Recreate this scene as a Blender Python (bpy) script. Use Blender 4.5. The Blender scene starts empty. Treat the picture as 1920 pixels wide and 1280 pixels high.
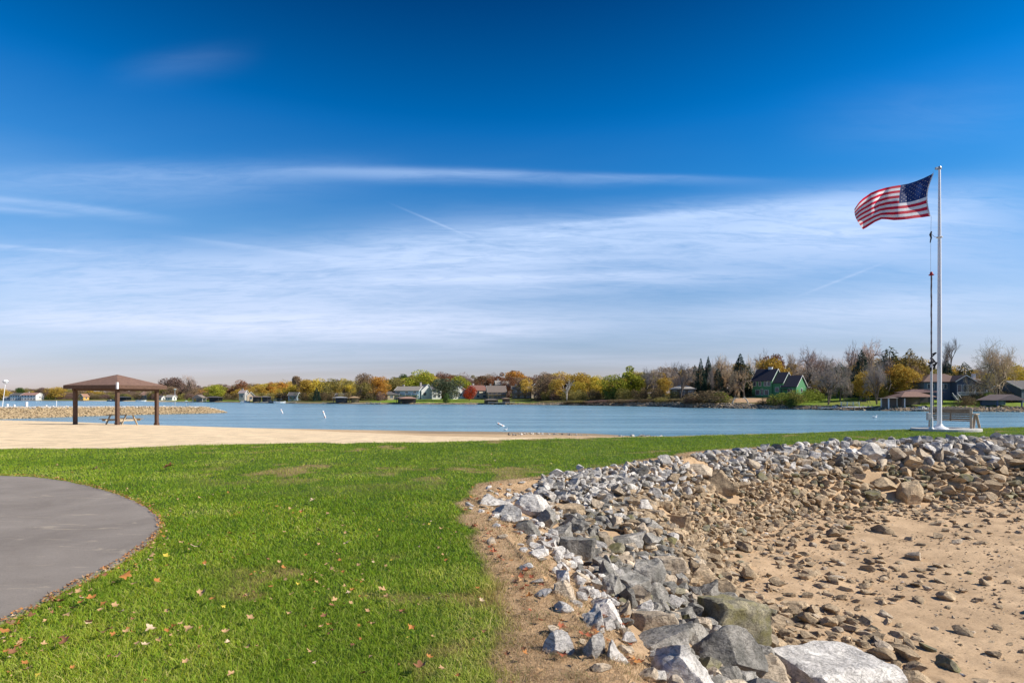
import bpy, bmesh, math, random
import numpy as np
from mathutils import Vector, Matrix, noise as mnoise

R = math.radians
rng = np.random.default_rng(7)
random.seed(7)
sc = bpy.context.scene
COL = sc.collection

# ------------------------------------------------------------------ camera, sky, sun, exposure
F, HY, W = 1067.0, 742.0, -3.9          # focal length in photo pixels, horizon row, water level
cam = bpy.data.cameras.new('camera')
cam.sensor_width = 36
cam.lens = 36 * F / 1920
cam.shift_y = (HY - 640) / 1920
cam.clip_start, cam.clip_end = 0.05, 20000
cob = bpy.data.objects.new('camera', cam)
cob.location = (0, 0, 0)
cob.rotation_euler = (R(90), 0, 0)
COL.objects.link(cob)
sc.camera = cob
sc.render.resolution_x, sc.render.resolution_y = 1024, 682

SUN_AZ, SUN_EL = 98, 36                # clockwise from the view direction, degrees
sun = bpy.data.lights.new('sun', 'SUN')
sun.energy, sun.angle, sun.color = 5.0, R(0.5), (1, 0.93, 0.82)
so = bpy.data.objects.new('sun', sun)
sd = Vector((math.sin(R(SUN_AZ)) * math.cos(R(SUN_EL)), math.cos(R(SUN_AZ)) * math.cos(R(SUN_EL)), math.sin(R(SUN_EL))))
so.rotation_euler = sd.to_track_quat('Z', 'Y').to_euler()
so.location = sd * 50
COL.objects.link(so)
sc.view_settings.view_transform = 'Standard'
sc.view_settings.look = 'None'
sc.view_settings.exposure = 0.40
sc.view_settings.gamma = 1


class NT:
    """tiny node helper"""
    def __init__(s, tree):
        s.t = tree
        s.n = tree.nodes
        s.l = tree.links
    def new(s, t, **k):
        n = s.n.new(t)
        for a, b in k.items():
            setattr(n, a, b)
        return n
    def put(s, sock, v):
        if isinstance(v, bpy.types.NodeSocket):
            s.l.new(v, sock)
        elif v is not None:
            if hasattr(sock, 'default_value') and not isinstance(v, (int, float)) and len(v) == 3 and sock.type == 'RGBA':
                v = (*v, 1)
            sock.default_value = v
    def m(s, op, a, b=None, c=None, clamp=False):
        n = s.new('ShaderNodeMath', operation=op, use_clamp=clamp)
        for i, v in enumerate((a, b, c)):
            if v is not None:
                s.put(n.inputs[i], v)
        return n.outputs[0]
    def mix(s, f, a, b, mode='MIX'):
        n = s.new('ShaderNodeMix', data_type='RGBA', blend_type=mode)
        s.put(n.inputs[0], f); s.put(n.inputs[6], a); s.put(n.inputs[7], b)
        return n.outputs[2]
    def ramp(s, f, stops, interp='LINEAR'):
        n = s.new('ShaderNodeValToRGB')
        n.color_ramp.interpolation = interp
        e = n.color_ramp.elements
        while len(e) < len(stops):
            e.new(0.5)
        for i, (p, c) in enumerate(stops):
            e[i].position = p
            e[i].color = (*c, 1) if not isinstance(c, (int, float)) else (c, c, c, 1)
        s.put(n.inputs[0], f)
        return n.outputs[0]
    def noise(s, vec, scale, detail=4, rough=0.55, dist=0.0):
        n = s.new('ShaderNodeTexNoise')
        if vec is not None:
            s.put(n.inputs['Vector'], vec)
        n.inputs['Scale'].default_value = scale
        n.inputs['Detail'].default_value = detail
        n.inputs['Roughness'].default_value = rough
        n.inputs['Distortion'].default_value = dist
        return n.outputs[0]
    def mapping(s, vec, scale=(1, 1, 1), loc=(0, 0, 0), rot=(0, 0, 0)):
        n = s.new('ShaderNodeMapping')
        s.put(n.inputs['Vector'], vec)
        n.inputs['Scale'].default_value = scale
        n.inputs['Location'].default_value = loc
        n.inputs['Rotation'].default_value = rot
        return n.outputs[0]


def build_world():
    w = bpy.data.worlds.new('World')
    sc.world = w
    w.use_nodes = True
    N = NT(w.node_tree)
    w.node_tree.nodes.clear()
    sky = N.new('ShaderNodeTexSky', sky_type='NISHITA')
    sky.sun_disc = False
    sky.sun_elevation = R(SUN_EL)
    sky.sun_rotation = R(SUN_AZ)
    sky.air_density, sky.dust_density, sky.ozone_density = 1.0, 0.4, 2.5
    tc = N.new('ShaderNodeTexCoord').outputs['Generated']
    sep = N.new('ShaderNodeSeparateXYZ')
    N.put(sep.inputs[0], tc)
    x, y, z = sep.outputs
    # clear-sky colouring by height above the horizon (polarised deep blue overhead)
    SKYT = [(0.0, (0.35, 0.31, 0.385)), (0.04, (0.36, 0.325, 0.41)), (0.13, (0.34, 0.39, 0.475)), (0.26, (0.15, 0.385, 0.54)), (0.34, (0.045, 0.345, 0.57)),
            (0.42, (0.0, 0.30, 0.56)), (0.57, (0.0005, 0.14, 0.30)), (1.0, (0.0005, 0.10, 0.22))]
    tint = N.ramp(z, [(p, c) for p, c in SKYT])
    base = N.mix(1.0, sky.outputs[0], N.mix(1.0, tint, (2, 2, 2), 'MULTIPLY'), 'MULTIPLY')
    # cirrus: azimuth and elevation tangents of the sky direction
    ysafe = N.m('MAXIMUM', y, 0.05)
    u = N.m('DIVIDE', x, ysafe)
    v = N.m('DIVIDE', z, ysafe)
    zz = N.m('ADD', N.m('MAXIMUM', z, 0.0), 0.10)
    cx, cy = N.m('DIVIDE', x, zz), N.m('DIVIDE', y, zz)
    cmb = N.new('ShaderNodeCombineXYZ')
    N.put(cmb.inputs[0], cx); N.put(cmb.inputs[1], cy)
    plane = cmb.outputs[0]
    fib = N.noise(N.mapping(plane, (0.6, 1.7, 1), rot=(0, 0, R(-12))), 1.7, 8, 0.64, 1.1)
    soft = N.noise(N.mapping(plane, (0.25, 0.7, 1), loc=(3, 1, 0), rot=(0, 0, R(-10))), 1.1, 4, 0.55, 0.3)
    warp = N.m('MULTIPLY', N.m('SUBTRACT', N.noise(N.mapping(plane, (0.5, 0.5, 1)), 1.3, 3), 0.5), 0.035)
    fine = N.noise(N.mapping(plane, (1.3, 4.6, 1), loc=(1, 5, 0), rot=(0, 0, R(-14))), 2.6, 8, 0.66, 1.4)
    vw = N.m('ADD', v, warp)
    def vpix(px, py):
        return (px - 960) / F, (HY - py) / F
    total = None
    # streaks: (x0,y0,x1,y1, width above, width below, strength, end softness, straight)
    ST = [(-100, 345, 700, 316, .022, .040, .34, .4, 0), (480, 318, 1150, 331, .008, .014, .42, .30, 0), (900, 322, 1480, 338, .005, .012, .22, .3, 0),
          (700, 470, 1960, 345, .026, .095, .38, .40, 0), (850, 436, 1560, 382, .006, .012, .26, .2, 0), (640, 470, 1960, 430, .05, .06, .30, .4, 0),
          (600, 532, 1520, 510, .007, .026, .36, .3, 0), (-150, 362, 330, 415, .006, .012, .26, .15, 0),
          (-150, 380, 160, 412, .004, .007, .22, .1, 0), (-150, 450, 250, 480, .0035, .007, .26, .12, 1),
          (740, 385, 900, 452, .0018, .0018, .24, .08, 1), (1495, 556, 1665, 490, .0022, .0022, .22, .08, 1),
          (300, 440, 660, 488, .003, .006, .16, .15, 1), (220, 132, 460, 100, .02, .03, .13, .2, 0),
          (1250, 600, 2000, 545, .03, .05, .38, .3, 0), (400, 520, 1100, 440, .05, .07, .34, .3, 0),
          (-200, 520, 800, 520, .05, .07, .58, .4, 0), (1300, 410, 2050, 388, .035, .10, .32, .4, 0),
          (-200, 600, 1100, 618, .035, .02, .50, .3, 0), (300, 660, 1400, 590, .035, .03, .26, .3, 0), (1500, 250, 2000, 200, .06, .05, .10, .3, 0)]
    for (x0, y0, x1, y1, wa, wb, st, es, straight) in ST:
        u0, v0 = vpix(x0, y0); u1, v1 = vpix(x1, y1)
        sl = (v1 - v0) / (u1 - u0)
        line = N.m('MULTIPLY_ADD', u, sl, v0 - sl * u0)
        dv = N.m('SUBTRACT', v if straight else vw, line)
        up = N.m('POWER', N.m('DIVIDE', N.m('MAXIMUM', dv, 0.0), wa), 2)
        dn = N.m('POWER', N.m('DIVIDE', N.m('MINIMUM', dv, 0.0), wb), 2)
        g = N.m('EXPONENT', N.m('MULTIPLY', N.m('ADD', up, dn), -1.0))
        e0 = N.new('ShaderNodeMapRange', interpolation_type='SMOOTHSTEP')
        N.put(e0.inputs[0], u); e0.inputs[1].default_value = u0 - es * .3; e0.inputs[2].default_value = u0 + es
        e1 = N.new('ShaderNodeMapRange', interpolation_type='SMOOTHSTEP')
        N.put(e1.inputs[0], u); e1.inputs[1].default_value = u1 + es * .3; e1.inputs[2].default_value = u1 - es
        s_ = N.m('MULTIPLY', N.m('MULTIPLY', g, st), N.m('MULTIPLY', e0.outputs[0], e1.outputs[0]))
        total = s_ if total is None else N.m('ADD', total, s_)
    mod = N.m('MULTIPLY_ADD', N.m('ADD', N.m('MULTIPLY', fib, .5), N.m('MULTIPLY', fine, .5)), 3.2, -0.75, clamp=True)
    total = N.m('MULTIPLY', total, N.m('MULTIPLY_ADD', mod, 0.85, 0.20))
    # thin veil everywhere low in the sky
    veil = N.m('MULTIPLY', N.m('MULTIPLY_ADD', soft, 2.2, -0.75, clamp=True),
               N.ramp(z, [(0.0, 0.30), (0.10, 0.42), (0.22, 0.42), (0.34, 0.08), (0.44, 0.0), (0.6, 0.0)]))
    veil = N.m('MULTIPLY', veil, N.m('MULTIPLY_ADD', fib, 1.0, 0.45))
    cl = N.m('MULTIPLY', N.m('ADD', total, veil), .80, clamp=True)
    cloudcol = N.ramp(z, [(0.0, (.68, .67, .82)), (0.10, (.68, .73, .90)), (0.35, (.54, .70, .97)), (1.0, (.40, .60, .93))])
    cloudcol = N.mix(1.0, cloudcol, (9.5, 9.5, 9.5), 'MULTIPLY')
    out = N.mix(cl, base, cloudcol)
    bg = N.new('ShaderNodeBackground')
    N.put(bg.inputs[0], out)
    bg.inputs[1].default_value = 0.10
    wo = N.new('ShaderNodeOutputWorld')
    N.l.new(bg.outputs[0], wo.inputs[0])


build_world()

# ------------------------------------------------------------------ helpers
def P(px, D, z=0.0):
    return Vector(((px - 960) / F * D, D, z))


def setp(o, label=None, cat=None, group=None, kind=None):
    if label: o['label'] = label
    if cat: o['category'] = cat
    if group: o['group'] = group
    if kind: o['kind'] = kind
    return o


def empty(name, loc, label, cat, group=None, rz=0.0, scale=None):
    o = bpy.data.objects.new(name, None)
    o.empty_display_size = 0.2
    COL.objects.link(o)
    o.location = loc
    o.rotation_euler = (0, 0, rz)
    if scale: o.scale = scale
    return setp(o, label, cat, group)


def link(name, me, mat=None, parent=None, loc=None, objmat=False):
    o = bpy.data.objects.new(name, me)
    COL.objects.link(o)
    if mat is not None:
        if objmat:
            if not me.materials: me.materials.append(None)
            o.material_slots[0].link = 'OBJECT'
            o.material_slots[0].material = mat
        elif not me.materials:
            me.materials.append(mat)
    if parent is not None: o.parent = parent
    if loc is not None: o.location = loc
    return o


def np_mesh(name, verts, faces_flat, counts, smooth=False, cols=None, colname='Col', per='POINT'):
    me = bpy.data.meshes.new(name)
    verts = np.asarray(verts, np.float32)
    faces_flat = np.asarray(faces_flat, np.int32).ravel()
    counts = np.asarray(counts, np.int32)
    me.vertices.add(len(verts))
    me.vertices.foreach_set('co', verts.ravel())
    me.loops.add(len(faces_flat))
    me.loops.foreach_set('vertex_index', faces_flat)
    me.polygons.add(len(counts))
    starts = np.concatenate([[0], np.cumsum(counts)[:-1]]).astype(np.int32)
    me.polygons.foreach_set('loop_start', starts)
    me.polygons.foreach_set('loop_total', counts)
    me.polygons.foreach_set('use_smooth', np.full(len(counts), smooth))
    me.update(calc_edges=True)
    if cols is not None:
        a = me.color_attributes.new(colname, 'FLOAT_COLOR', per)
        c = np.ones((len(cols), 4), np.float32)
        c[:, :3] = cols
        a.data.foreach_set('color', c.ravel())
    return me


class MB:
    """collects boxes, prisms and tubes, then links them as ONE mesh object"""
    def __init__(s):
        s.v = []; s.f = []; s.mi = []
    def add(s, vs, fs, mi=0):
        b = len(s.v)
        s.v += [tuple(p) for p in vs]
        for f in fs:
            s.f.append(tuple(b + i for i in f)); s.mi.append(mi)
        return s
    def box(s, x0, x1, y0, y1, z0, z1, mi=0, M=None):
        vs = [Vector(p) for p in ((x0, y0, z0), (x1, y0, z0), (x1, y1, z0), (x0, y1, z0), (x0, y0, z1), (x1, y0, z1), (x1, y1, z1), (x0, y1, z1))]
        if M is not None: vs = [M @ p for p in vs]
        return s.add(vs, [(0, 3, 2, 1), (4, 5, 6, 7), (0, 1, 5, 4), (1, 2, 6, 5), (2, 3, 7, 6), (3, 0, 4, 7)], mi)
    def bar(s, a, b, w, h, mi=0, up=Vector((0, 0, 1))):
        a, b = Vector(a), Vector(b)
        d = (b - a).normalized()
        r = d.cross(up)
        if r.length < 1e-4: r = d.cross(Vector((0, 1, 0)))
        r.normalize()
        q = r.cross(d).normalized()
        vs = []
        for p in (a, b):
            for sx, sz in ((-1, -1), (1, -1), (1, 1), (-1, 1)):
                vs.append(p + r * (w / 2 * sx) + q * (h / 2 * sz))
        return s.add(vs, [(0, 1, 2, 3), (4, 7, 6, 5), (0, 4, 5, 1), (1, 5, 6, 2), (2, 6, 7, 3), (3, 7, 4, 0)], mi)
    def tube(s, pts, rad, n=8, mi=0, cap=True):
        pts = [Vector(p) for p in pts]
        if isinstance(rad, (int, float)): rad = [rad] * len(pts)
        rings = []
        vs = []
        for i, p in enumerate(pts):
            d = (pts[min(i + 1, len(pts) - 1)] - pts[max(i - 1, 0)]).normalized()
            a = d.cross(Vector((0.13, 1, 0.07))).normalized()
            b = d.cross(a)
            for k in range(n):
                t = 2 * math.pi * k / n
                vs.append(p + (a * math.cos(t) + b * math.sin(t)) * rad[i])
        fs = []
        for i in range(len(pts) - 1):
            for k in range(n):
                fs.append((i * n + k, i * n + (k + 1) % n, (i + 1) * n + (k + 1) % n, (i + 1) * n + k))
        if cap:
            fs.append(tuple(range(n))[::-1]); fs.append(tuple((len(pts) - 1) * n + k for k in range(n)))
        return s.add(vs, fs, mi)
    def lathe(s, prof, c=(0, 0, 0), n=16, mi=0):
        vs = []; fs = []
        for r, z in prof:
            for k in range(n):
                t = 2 * math.pi * k / n
                vs.append((c[0] + r * math.cos(t), c[1] + r * math.sin(t), c[2] + z))
        for i in range(len(prof) - 1):
            for k in range(n):
                fs.append((i * n + k, i * n + (k + 1) % n, (i + 1) * n + (k + 1) % n, (i + 1) * n + k))
        fs.append(tuple(range(n))[::-1]); fs.append(tuple((len(prof) - 1) * n + k for k in range(n)))
        return s.add(vs, fs, mi)
    def prism_x(s, prof, x0, x1, mi=0):
        """profile in (y,z), extruded along x"""
        n = len(prof)
        vs = [(x0, y, z) for y, z in prof] + [(x1, y, z) for y, z in prof]
        fs = [tuple(range(n))[::-1], tuple(range(n, 2 * n))] + [(i, (i + 1) % n, n + (i + 1) % n, n + i) for i in range(n)]
        return s.add(vs, fs, mi)
    def build(s, name, mat, parent=None, loc=None, bevel=0.0, smooth=False):
        me = bpy.data.meshes.new(name)
        me.from_pydata(s.v, [], s.f)
        mats = mat if isinstance(mat, (list, tuple)) else [mat]
        for m in mats: me.materials.append(m)
        if len(mats) > 1: me.polygons.foreach_set('material_index', s.mi)
        bm = bmesh.new(); bm.from_mesh(me)
        bmesh.ops.recalc_face_normals(bm, faces=bm.faces)
        bm.to_mesh(me); bm.free()
        if smooth:
            me.shade_smooth(); me.set_sharp_from_angle(angle=R(40))
        o = link(name, me, None, parent, loc)
        if bevel:
            md = o.modifiers.new('bevel', 'BEVEL'); md.width = bevel; md.segments = 1; md.limit_method = 'ANGLE'
        return o


def _hash(ix, iy, seed):
    h = (ix.astype(np.int64) * 374761393 + iy.astype(np.int64) * 668265263 + seed * 1442695041) & 0x7fffffff
    h = ((h ^ (h >> 13)) * 1274126177) & 0x7fffffff
    return ((h ^ (h >> 16)) & 0xffff) / 65535.0


def vnoise(x, y, scale, seed=0, octaves=3):
    x = np.asarray(x, float) / scale; y = np.asarray(y, float) / scale
    tot = 0; amp = 1; s = 0
    for o in range(octaves):
        ix, iy = np.floor(x), np.floor(y)
        fx, fy = x - ix, y - iy
        fx = fx * fx * (3 - 2 * fx); fy = fy * fy * (3 - 2 * fy)
        a = _hash(ix, iy, seed + o); b = _hash(ix + 1, iy, seed + o); c = _hash(ix, iy + 1, seed + o); d = _hash(ix + 1, iy + 1, seed + o)
        tot = tot + amp * ((a * (1 - fx) + b * fx) * (1 - fy) + (c * (1 - fx) + d * fx) * fy)
        s += amp; amp *= .5; x = x * 2.03 + 5.1; y = y * 2.03 + 1.7
    return tot / s


def sstep(a, b, x):
    t = np.clip((np.asarray(x, float) - a) / (b - a), 0, 1)
    return t * t * (3 - 2 * t)


# ------------------------------------------------------------------ terrain
G0 = -1.55                                # lawn level below the camera
EDGE = np.array([(1.1, -3), (0.85, 0), (0.75, 2), (0.62, 3.1), (0.5, 3.8), (0.25, 4.9), (-0.10, 6.4), (-0.45, 8.3), (-0.22, 9.85),
                 (1.85, 11.7), (5.2, 15.1), (8.4, 17.3), (11.2, 18.7), (14.6, 19.5), (19.1, 20.6), (30, 22.2), (60, 24.5)], float)
TOE = np.array([(3.4, -3), (3.1, 0), (3.0, 3), (3.0, 6), (3.4, 8.8), (4.0, 11.2), (5.6, 13.2), (7.7, 14.9), (10.2, 16.1), (12.4, 16.7),
                (15.5, 17.1), (30, 18.4), (60, 20)], float)


def polydist(poly, x, y):
    """distance to polyline and side (positive = right-hand side, the cove)"""
    best = np.full(x.shape, 1e9); side = np.zeros(x.shape)
    for (ax, ay), (bx, by) in zip(poly[:-1], poly[1:]):
        dx, dy = bx - ax, by - ay
        t = np.clip(((x - ax) * dx + (y - ay) * dy) / (dx * dx + dy * dy), 0, 1)
        qx, qy = x - (ax + t * dx), y - (ay + t * dy)
        d = np.hypot(qx, qy)
        sg = -(dx * qy - dy * qx)
        m = d < best - 1e-9
        best = np.where(m, d, best); side = np.where(m, sg, side)
    return best, side


PXK = [-1500, 0, 160, 240, 340, 480, 640, 800, 900, 1000, 1100, 1260, 1350, 1500, 1600, 1720, 1850, 1920, 2100, 3500]
DGK = [16.3, 16.6, 16.7, 16.9, 17.8, 18.4, 18.8, 19.0, 19.7, 20.5, 21.1, 21.8, 22.8, 23.8, 25.2, 26.6, 27.5, 28.5, 31, 45]
DMK = [45, 45, 45, 45, 45, 45, 45, 45, 45, 45, 44, 40, 30, 28, 29, 31, 32, 33, 36, 50]
HMK = [-2.2, -2.2, -2.24, -2.26, -2.36, -2.65, -2.85, -2.97, -3.02, -3.1, -3.2, -3.35, -2.9, -2.7, -2.7, -2.7, -2.7, -2.7, -2.7, -2.7]
DWK = [110, 92, 84, 78, 74, 69, 66, 63.5, 62.5, 61.3, 59.5, 52, 37, 33, 34, 36, 37, 38, 41, 56]


def slope_t(x, y):
    """0 at the lawn edge of the cove, 1 at the foot of the rocks, >1 on its floor; <0 on the lawn"""
    de, se = polydist(EDGE, x, y)
    dt, st = polydist(TOE, x, y)
    t = np.where(se > 0, de / (de + dt + 1e-6), -de)
    t = np.where((se > 0) & (st > 0), 1 + dt, t)
    return t


def ground(x, y, detail=True):
    x = np.asarray(x, float); y = np.asarray(y, float)
    ys = np.maximum(y, 0.3)
    px = 960 + F * x / ys
    dg, dm, hm, dw = (np.interp(px, PXK, k) for k in (DGK, DMK, HMK, DWK))
    t = slope_t(x, y)
    h = np.full(x.shape, G0) + 0.05 * (vnoise(x, y, 2.6, 3) - .5) * (y < 60)
    # lake side
    a = np.clip((y - dg) / (dm - dg), 0, 1)
    b = np.clip((y - dm) / (dw - dm), 0, 1)
    c = np.clip((y - dw) / 14, 0, 1)
    lake = G0 + (hm - G0) * (0.75 * a + 0.25 * a * a) + (W - hm) * b - 2.5 * c
    h = np.where(y > dg, lake + 0.05 * (vnoise(x, y, 3.0, 5) - .5) * (1 - np.clip((y - dg) / 15, 0, .6)), h)
    # cove
    floor = -3.2 + 0.10 * (vnoise(x, y, 3.2, 11) - .5) + 0.12 * np.clip(2.0 - (t - 1), 0, 2) / 2
    tt = np.clip(t, 0, 1)
    cov = G0 + (floor - G0) * (0.85 * tt + 0.15 * tt * tt)
    if detail:
        cov = cov + 0.05 * (vnoise(x, y, 0.35, 13) - .5) * sstep(0, .3, t) + 0.018 * (vnoise(x, y, 0.09, 17) - .5) * sstep(.8, 1, t)
    h = np.where(t > 0, cov, h)
    if detail:
        h = h + np.where(t <= 0, 0.02 * (vnoise(x, y, 0.4, 19) - .5), 0)
    return h


def ground1(x, y):
    return float(ground(np.array([x]), np.array([y]))[0])


def hit(px, y, Dmin=2.0, Dmax=90):
    D = np.exp(np.linspace(math.log(Dmin), math.log(Dmax), 900))
    X = (px - 960) / F * D
    yy = HY - ground(X, D, False) / D * F
    below = np.where(yy <= y)[0]
    i = below[0] if len(below) else len(D) - 1
    return float(D[i])


# path outline (asphalt)
PATHPX = [(-500, 868), (-250, 876), (-80, 885), (0, 893), (60, 896), (110, 902), (160, 912), (210, 926), (250, 941), (280, 958), (295, 972), (299, 985), (294, 1000),
          (278, 1018), (250, 1038), (210, 1064), (160, 1090), (100, 1122), (50, 1148), (0, 1172), (-80, 1215), (-250, 1320), (-700, 1700)]
PATH = np.array([((px - 960) / F * (-G0 * F / (y - HY)), -G0 * F / (y - HY)) for px, y in PATHPX])


def on_path(x, y):
    poly = PATH
    inside = np.zeros(x.shape, bool)
    n = len(poly)
    for i in range(n):
        x0, y0 = poly[i]; x1, y1 = poly[(i + 1) % n]
        c = ((y0 > y) != (y1 > y)) & (x < (x1 - x0) * (y - y0) / (y1 - y0 + 1e-12) + x0)
        inside ^= c
    return inside


def path_dist(x, y):
    d, s = polydist(PATH, x, y)
    return d


def lawn_masks(x, y):
    """grass amount and dryness from world position"""
    t = slope_t(x, y)
    px = 960 + F * x / np.maximum(y, .3)
    dg = np.interp(px, PXK, DGK)
    wob = (vnoise(x, y, 0.55, 31) - .5)
    width = np.interp(y, [0, 3, 4.5, 7, 10, 14, 18, 22], [.62, .6, .42, .33, .33, .5, .5, .42])
    dry = sstep(-width * 1.25, -width * .7, t + wob * width * .9)          # tan strip beside the rocks
    grass = (1 - dry) * (1 - sstep(-.12, .12, (y - dg) + wob * .6))
    return grass, dry, t, dg, px


SAND = np.array((.66, .51, .33)); MUD = np.array((.20, .145, .095)); DRY = np.array((.42, .285, .165)); SOIL = np.array((.045, .085, .016))
CLAY = np.array((.445, .315, .195)); DUST = np.array((.37, .26, .16))


def srgb(r, g, b):
    f = lambda c: (c / 12.92 if c <= .04045 else ((c + .055) / 1.055) ** 2.4)
    return (f(r / 255), f(g / 255), f(b / 255))


def mat_simple(name, col, rough=.7, var=.25, nscale=3, bump=0.0, bscale=30, spec=.3, metal=0, coord='Object', col2=None, trans=0):
    m = bpy.data.materials.new(name); m.use_nodes = True
    N = NT(m.node_tree)
    b = N.n['Principled BSDF']
    tc = N.new('ShaderNodeTexCoord').outputs[coord]
    n = N.noise(tc, nscale, 5, .6)
    c2 = col2 if col2 else tuple(c * (1 - var) for c in col)
    c1 = col if col2 else tuple(min(1, c * (1 + var * .6)) for c in col)
    N.put(b.inputs['Base Color'], N.ramp(n, [(.3, c2), (.7, c1)]))
    b.inputs['Roughness'].default_value = rough
    b.inputs['Specular IOR Level'].default_value = spec
    b.inputs['Metallic'].default_value = metal
    if bump:
        bp = N.new('ShaderNodeBump'); bp.inputs['Strength'].default_value = bump; bp.inputs['Distance'].default_value = .02
        N.put(bp.inputs['Height'], N.noise(tc, bscale, 4)); N.put(b.inputs['Normal'], bp.outputs[0])
    return m


def mat_ground():
    m = bpy.data.materials.new('ground'); m.use_nodes = True
    N = NT(m.node_tree); b = N.n['Principled BSDF']
    a = N.new('ShaderNodeAttribute', attribute_name='Col').outputs['Color']
    tc = N.new('ShaderNodeTexCoord').outputs['Object']
    n1 = N.noise(tc, 1.3, 8, .62)
    n2 = N.noise(tc, 28, 5, .7)
    n3 = N.noise(tc, 160, 3, .7)
    c = N.mix(1, a, N.ramp(n1, [(.3, (.74, .72, .70)), (.7, (1.16, 1.16, 1.16))]), 'MULTIPLY')
    c = N.mix(1, c, N.ramp(n2, [(.32, (.70, .68, .66)), (.5, (1, 1, 1)), (.72, (1.0, 1.0, 1.0))]), 'MULTIPLY')
    c = N.mix(1, c, N.ramp(n3, [(.3, (.72, .72, .72)), (.6, (1, 1, 1))]), 'MULTIPLY')
    c = N.mix(1, c, (1.4, 1.4, 1.4), 'MULTIPLY')
    N.put(b.inputs['Base Color'], c)
    b.inputs['Roughness'].default_value = .95
    b.inputs['Specular IOR Level'].default_value = .1
    bp = N.new('ShaderNodeBump'); bp.inputs['Strength'].default_value = .55; bp.inputs['Distance'].default_value = .03
    N.put(bp.inputs['Height'], N.m('ADD', N.m('MULTIPLY', n2, .7), N.m('MULTIPLY', n3, .3)))
    N.put(b.inputs['Normal'], bp.outputs[0])
    return m


GROUND = mat_ground()


def BARE_(x, y):
    """thin brown spots in the lawn"""
    a = sstep(.60, .74, vnoise(x, y, .55, 111)) * sstep(.50, .62, vnoise(x * .5, y, 2.4, 113))
    px = 960 + F * x / np.maximum(y, .3)
    band = np.exp(-((y - 11.3) / 1.5) ** 2) * sstep(.45, .62, vnoise(x, y, .8, 117)) * sstep(300, 450, px) * (1 - sstep(950, 1050, px))
    return np.clip(a + .8 * band, 0, 1)


def build_ground():
    nS, nD = 760, 640
    s = np.linspace(-2.6, 2.6, nS)
    s = np.sign(s) * np.abs(s) ** 1.25 / 2.6 ** .25
    D = np.exp(np.linspace(math.log(1.0), math.log(150), nD))
    S, DD = np.meshgrid(s, D, indexing='ij')
    X = S * DD; Y = DD
    Z = ground(X, Y)
    grass, dry, t, dg, px = lawn_masks(X, Y)
    dw = np.interp(px, PXK, DWK)
    col = np.zeros(X.shape + (3,))
    col[:] = SOIL
    def mixin(c, w):
        nonlocal col
        col = col * (1 - w[..., None]) + np.array(c) * w[..., None]
    drymix = DRY * 1.0
    beach = sstep(-.15, .15, Y - dg + (vnoise(X, Y, .5, 31) - .5) * .6)
    mixin(SAND, beach)
    wl = np.interp(px, [600, 800, 1000, 1200], [.75, .40, .26, .15])
    wet = sstep(wl, wl + .12, (Y - dg) / (dw - dg) + .05 * (vnoise(X, Y, 4, 41) - .5)) * sstep(600, 800, px) * beach
    mixin(MUD, wet * .85)
    wt = wl - np.interp(px, [500, 700, 900], [.1, .22, .24])
    tanz = sstep(wt, wt + .06, (Y - dg) / (dw - dg)) * sstep(450, 620, px) * beach * (1 - wet)
    mixin((.40, .27, .155), tanz * .75)
    bare = BARE_(X, Y)
    mixin((.26, .18, .09), bare * (1 - beach) * (t < 0) * .8)
    rim = (1 - sstep(.02, .10, path_dist(X, Y))) * (Y < 13)
    mixin((.30, .17, .07), rim * .8)
    edgew = sstep(dw - 2.5, dw - .3, Y) * beach
    mixin((.24, .18, .12), edgew * .8)
    mixin(drymix, sstep(1300, 1500, px) * beach)
    mixin(drymix, dry)
    mixin(DRY * .85 + .02, (t > 0) * sstep(0, .08, t))
    mixin(DUST, (t > 0) * sstep(.15, .5, t))
    mixin(CLAY, (t > 0) * sstep(.6, .95, t + .15 * (vnoise(X, Y, .8, 43) - .5)))
    stain = sstep(.55, .8, vnoise(X, Y, 1.7, 47)) * (t > 1)
    mixin(CLAY * .86, stain * .6)
    col = np.clip(col, 0, 1)
    dXs, dYs, dZs = (np.gradient(a, axis=0) for a in (X, Y, Z)); dXd, dYd, dZd = (np.gradient(a, axis=1) for a in (X, Y, Z))
    NRM = np.stack([dYs * dZd - dZs * dYd, dZs * dXd - dXs * dZd, dXs * dYd - dYs * dXd], -1)
    NRM /= np.linalg.norm(NRM, axis=-1)[..., None]
    NRM = NRM.reshape(-1, 3)
    idx = np.arange(nS * nD).reshape(nS, nD)
    q = np.stack([idx[:-1, :-1], idx[1:, :-1], idx[1:, 1:], idx[:-1, 1:]], -1).reshape(-1, 4)
    V = np.stack([X, Y, Z], -1).reshape(-1, 3)
    C = col.reshape(-1, 3)
    tq = t.reshape(-1)[q].mean(1); yq = (Y - dg).reshape(-1)[q].mean(1); wq = (Y - dw).reshape(-1)[q].mean(1)
    zone = np.where(tq > 1, 2, np.where(tq > 0, 1, np.where(wq > 0, 4, np.where(yq > 0, 3, 0))))
    for k, nm in enumerate(('lawn', 'cove_slope', 'cove_floor', 'beach', 'lake_bed')):
        qq = q[zone == k]
        if not len(qq): continue
        used, inv = np.unique(qq, return_inverse=True)
        me = np_mesh(nm, V[used], inv.reshape(-1), np.full(len(qq), 4), True, C[used])
        me.materials.append(GROUND)
        me.normals_split_custom_set_from_vertices(NRM[used].tolist())
        setp(link(nm, me), kind='structure')
    # ground behind and under the camera
    mb = MB()
    mb.add([(-60, -40, G0 - .02), (40, -40, G0 - .02), (2.6, 1.005, G0 - .02), (-2.6, 1.005, G0 - .02)], [(0, 1, 2, 3)])
    o = mb.build('lawn_behind', mat_simple('lawn_plain', (.05, .1, .02), .9)); setp(o, kind='structure')


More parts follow.
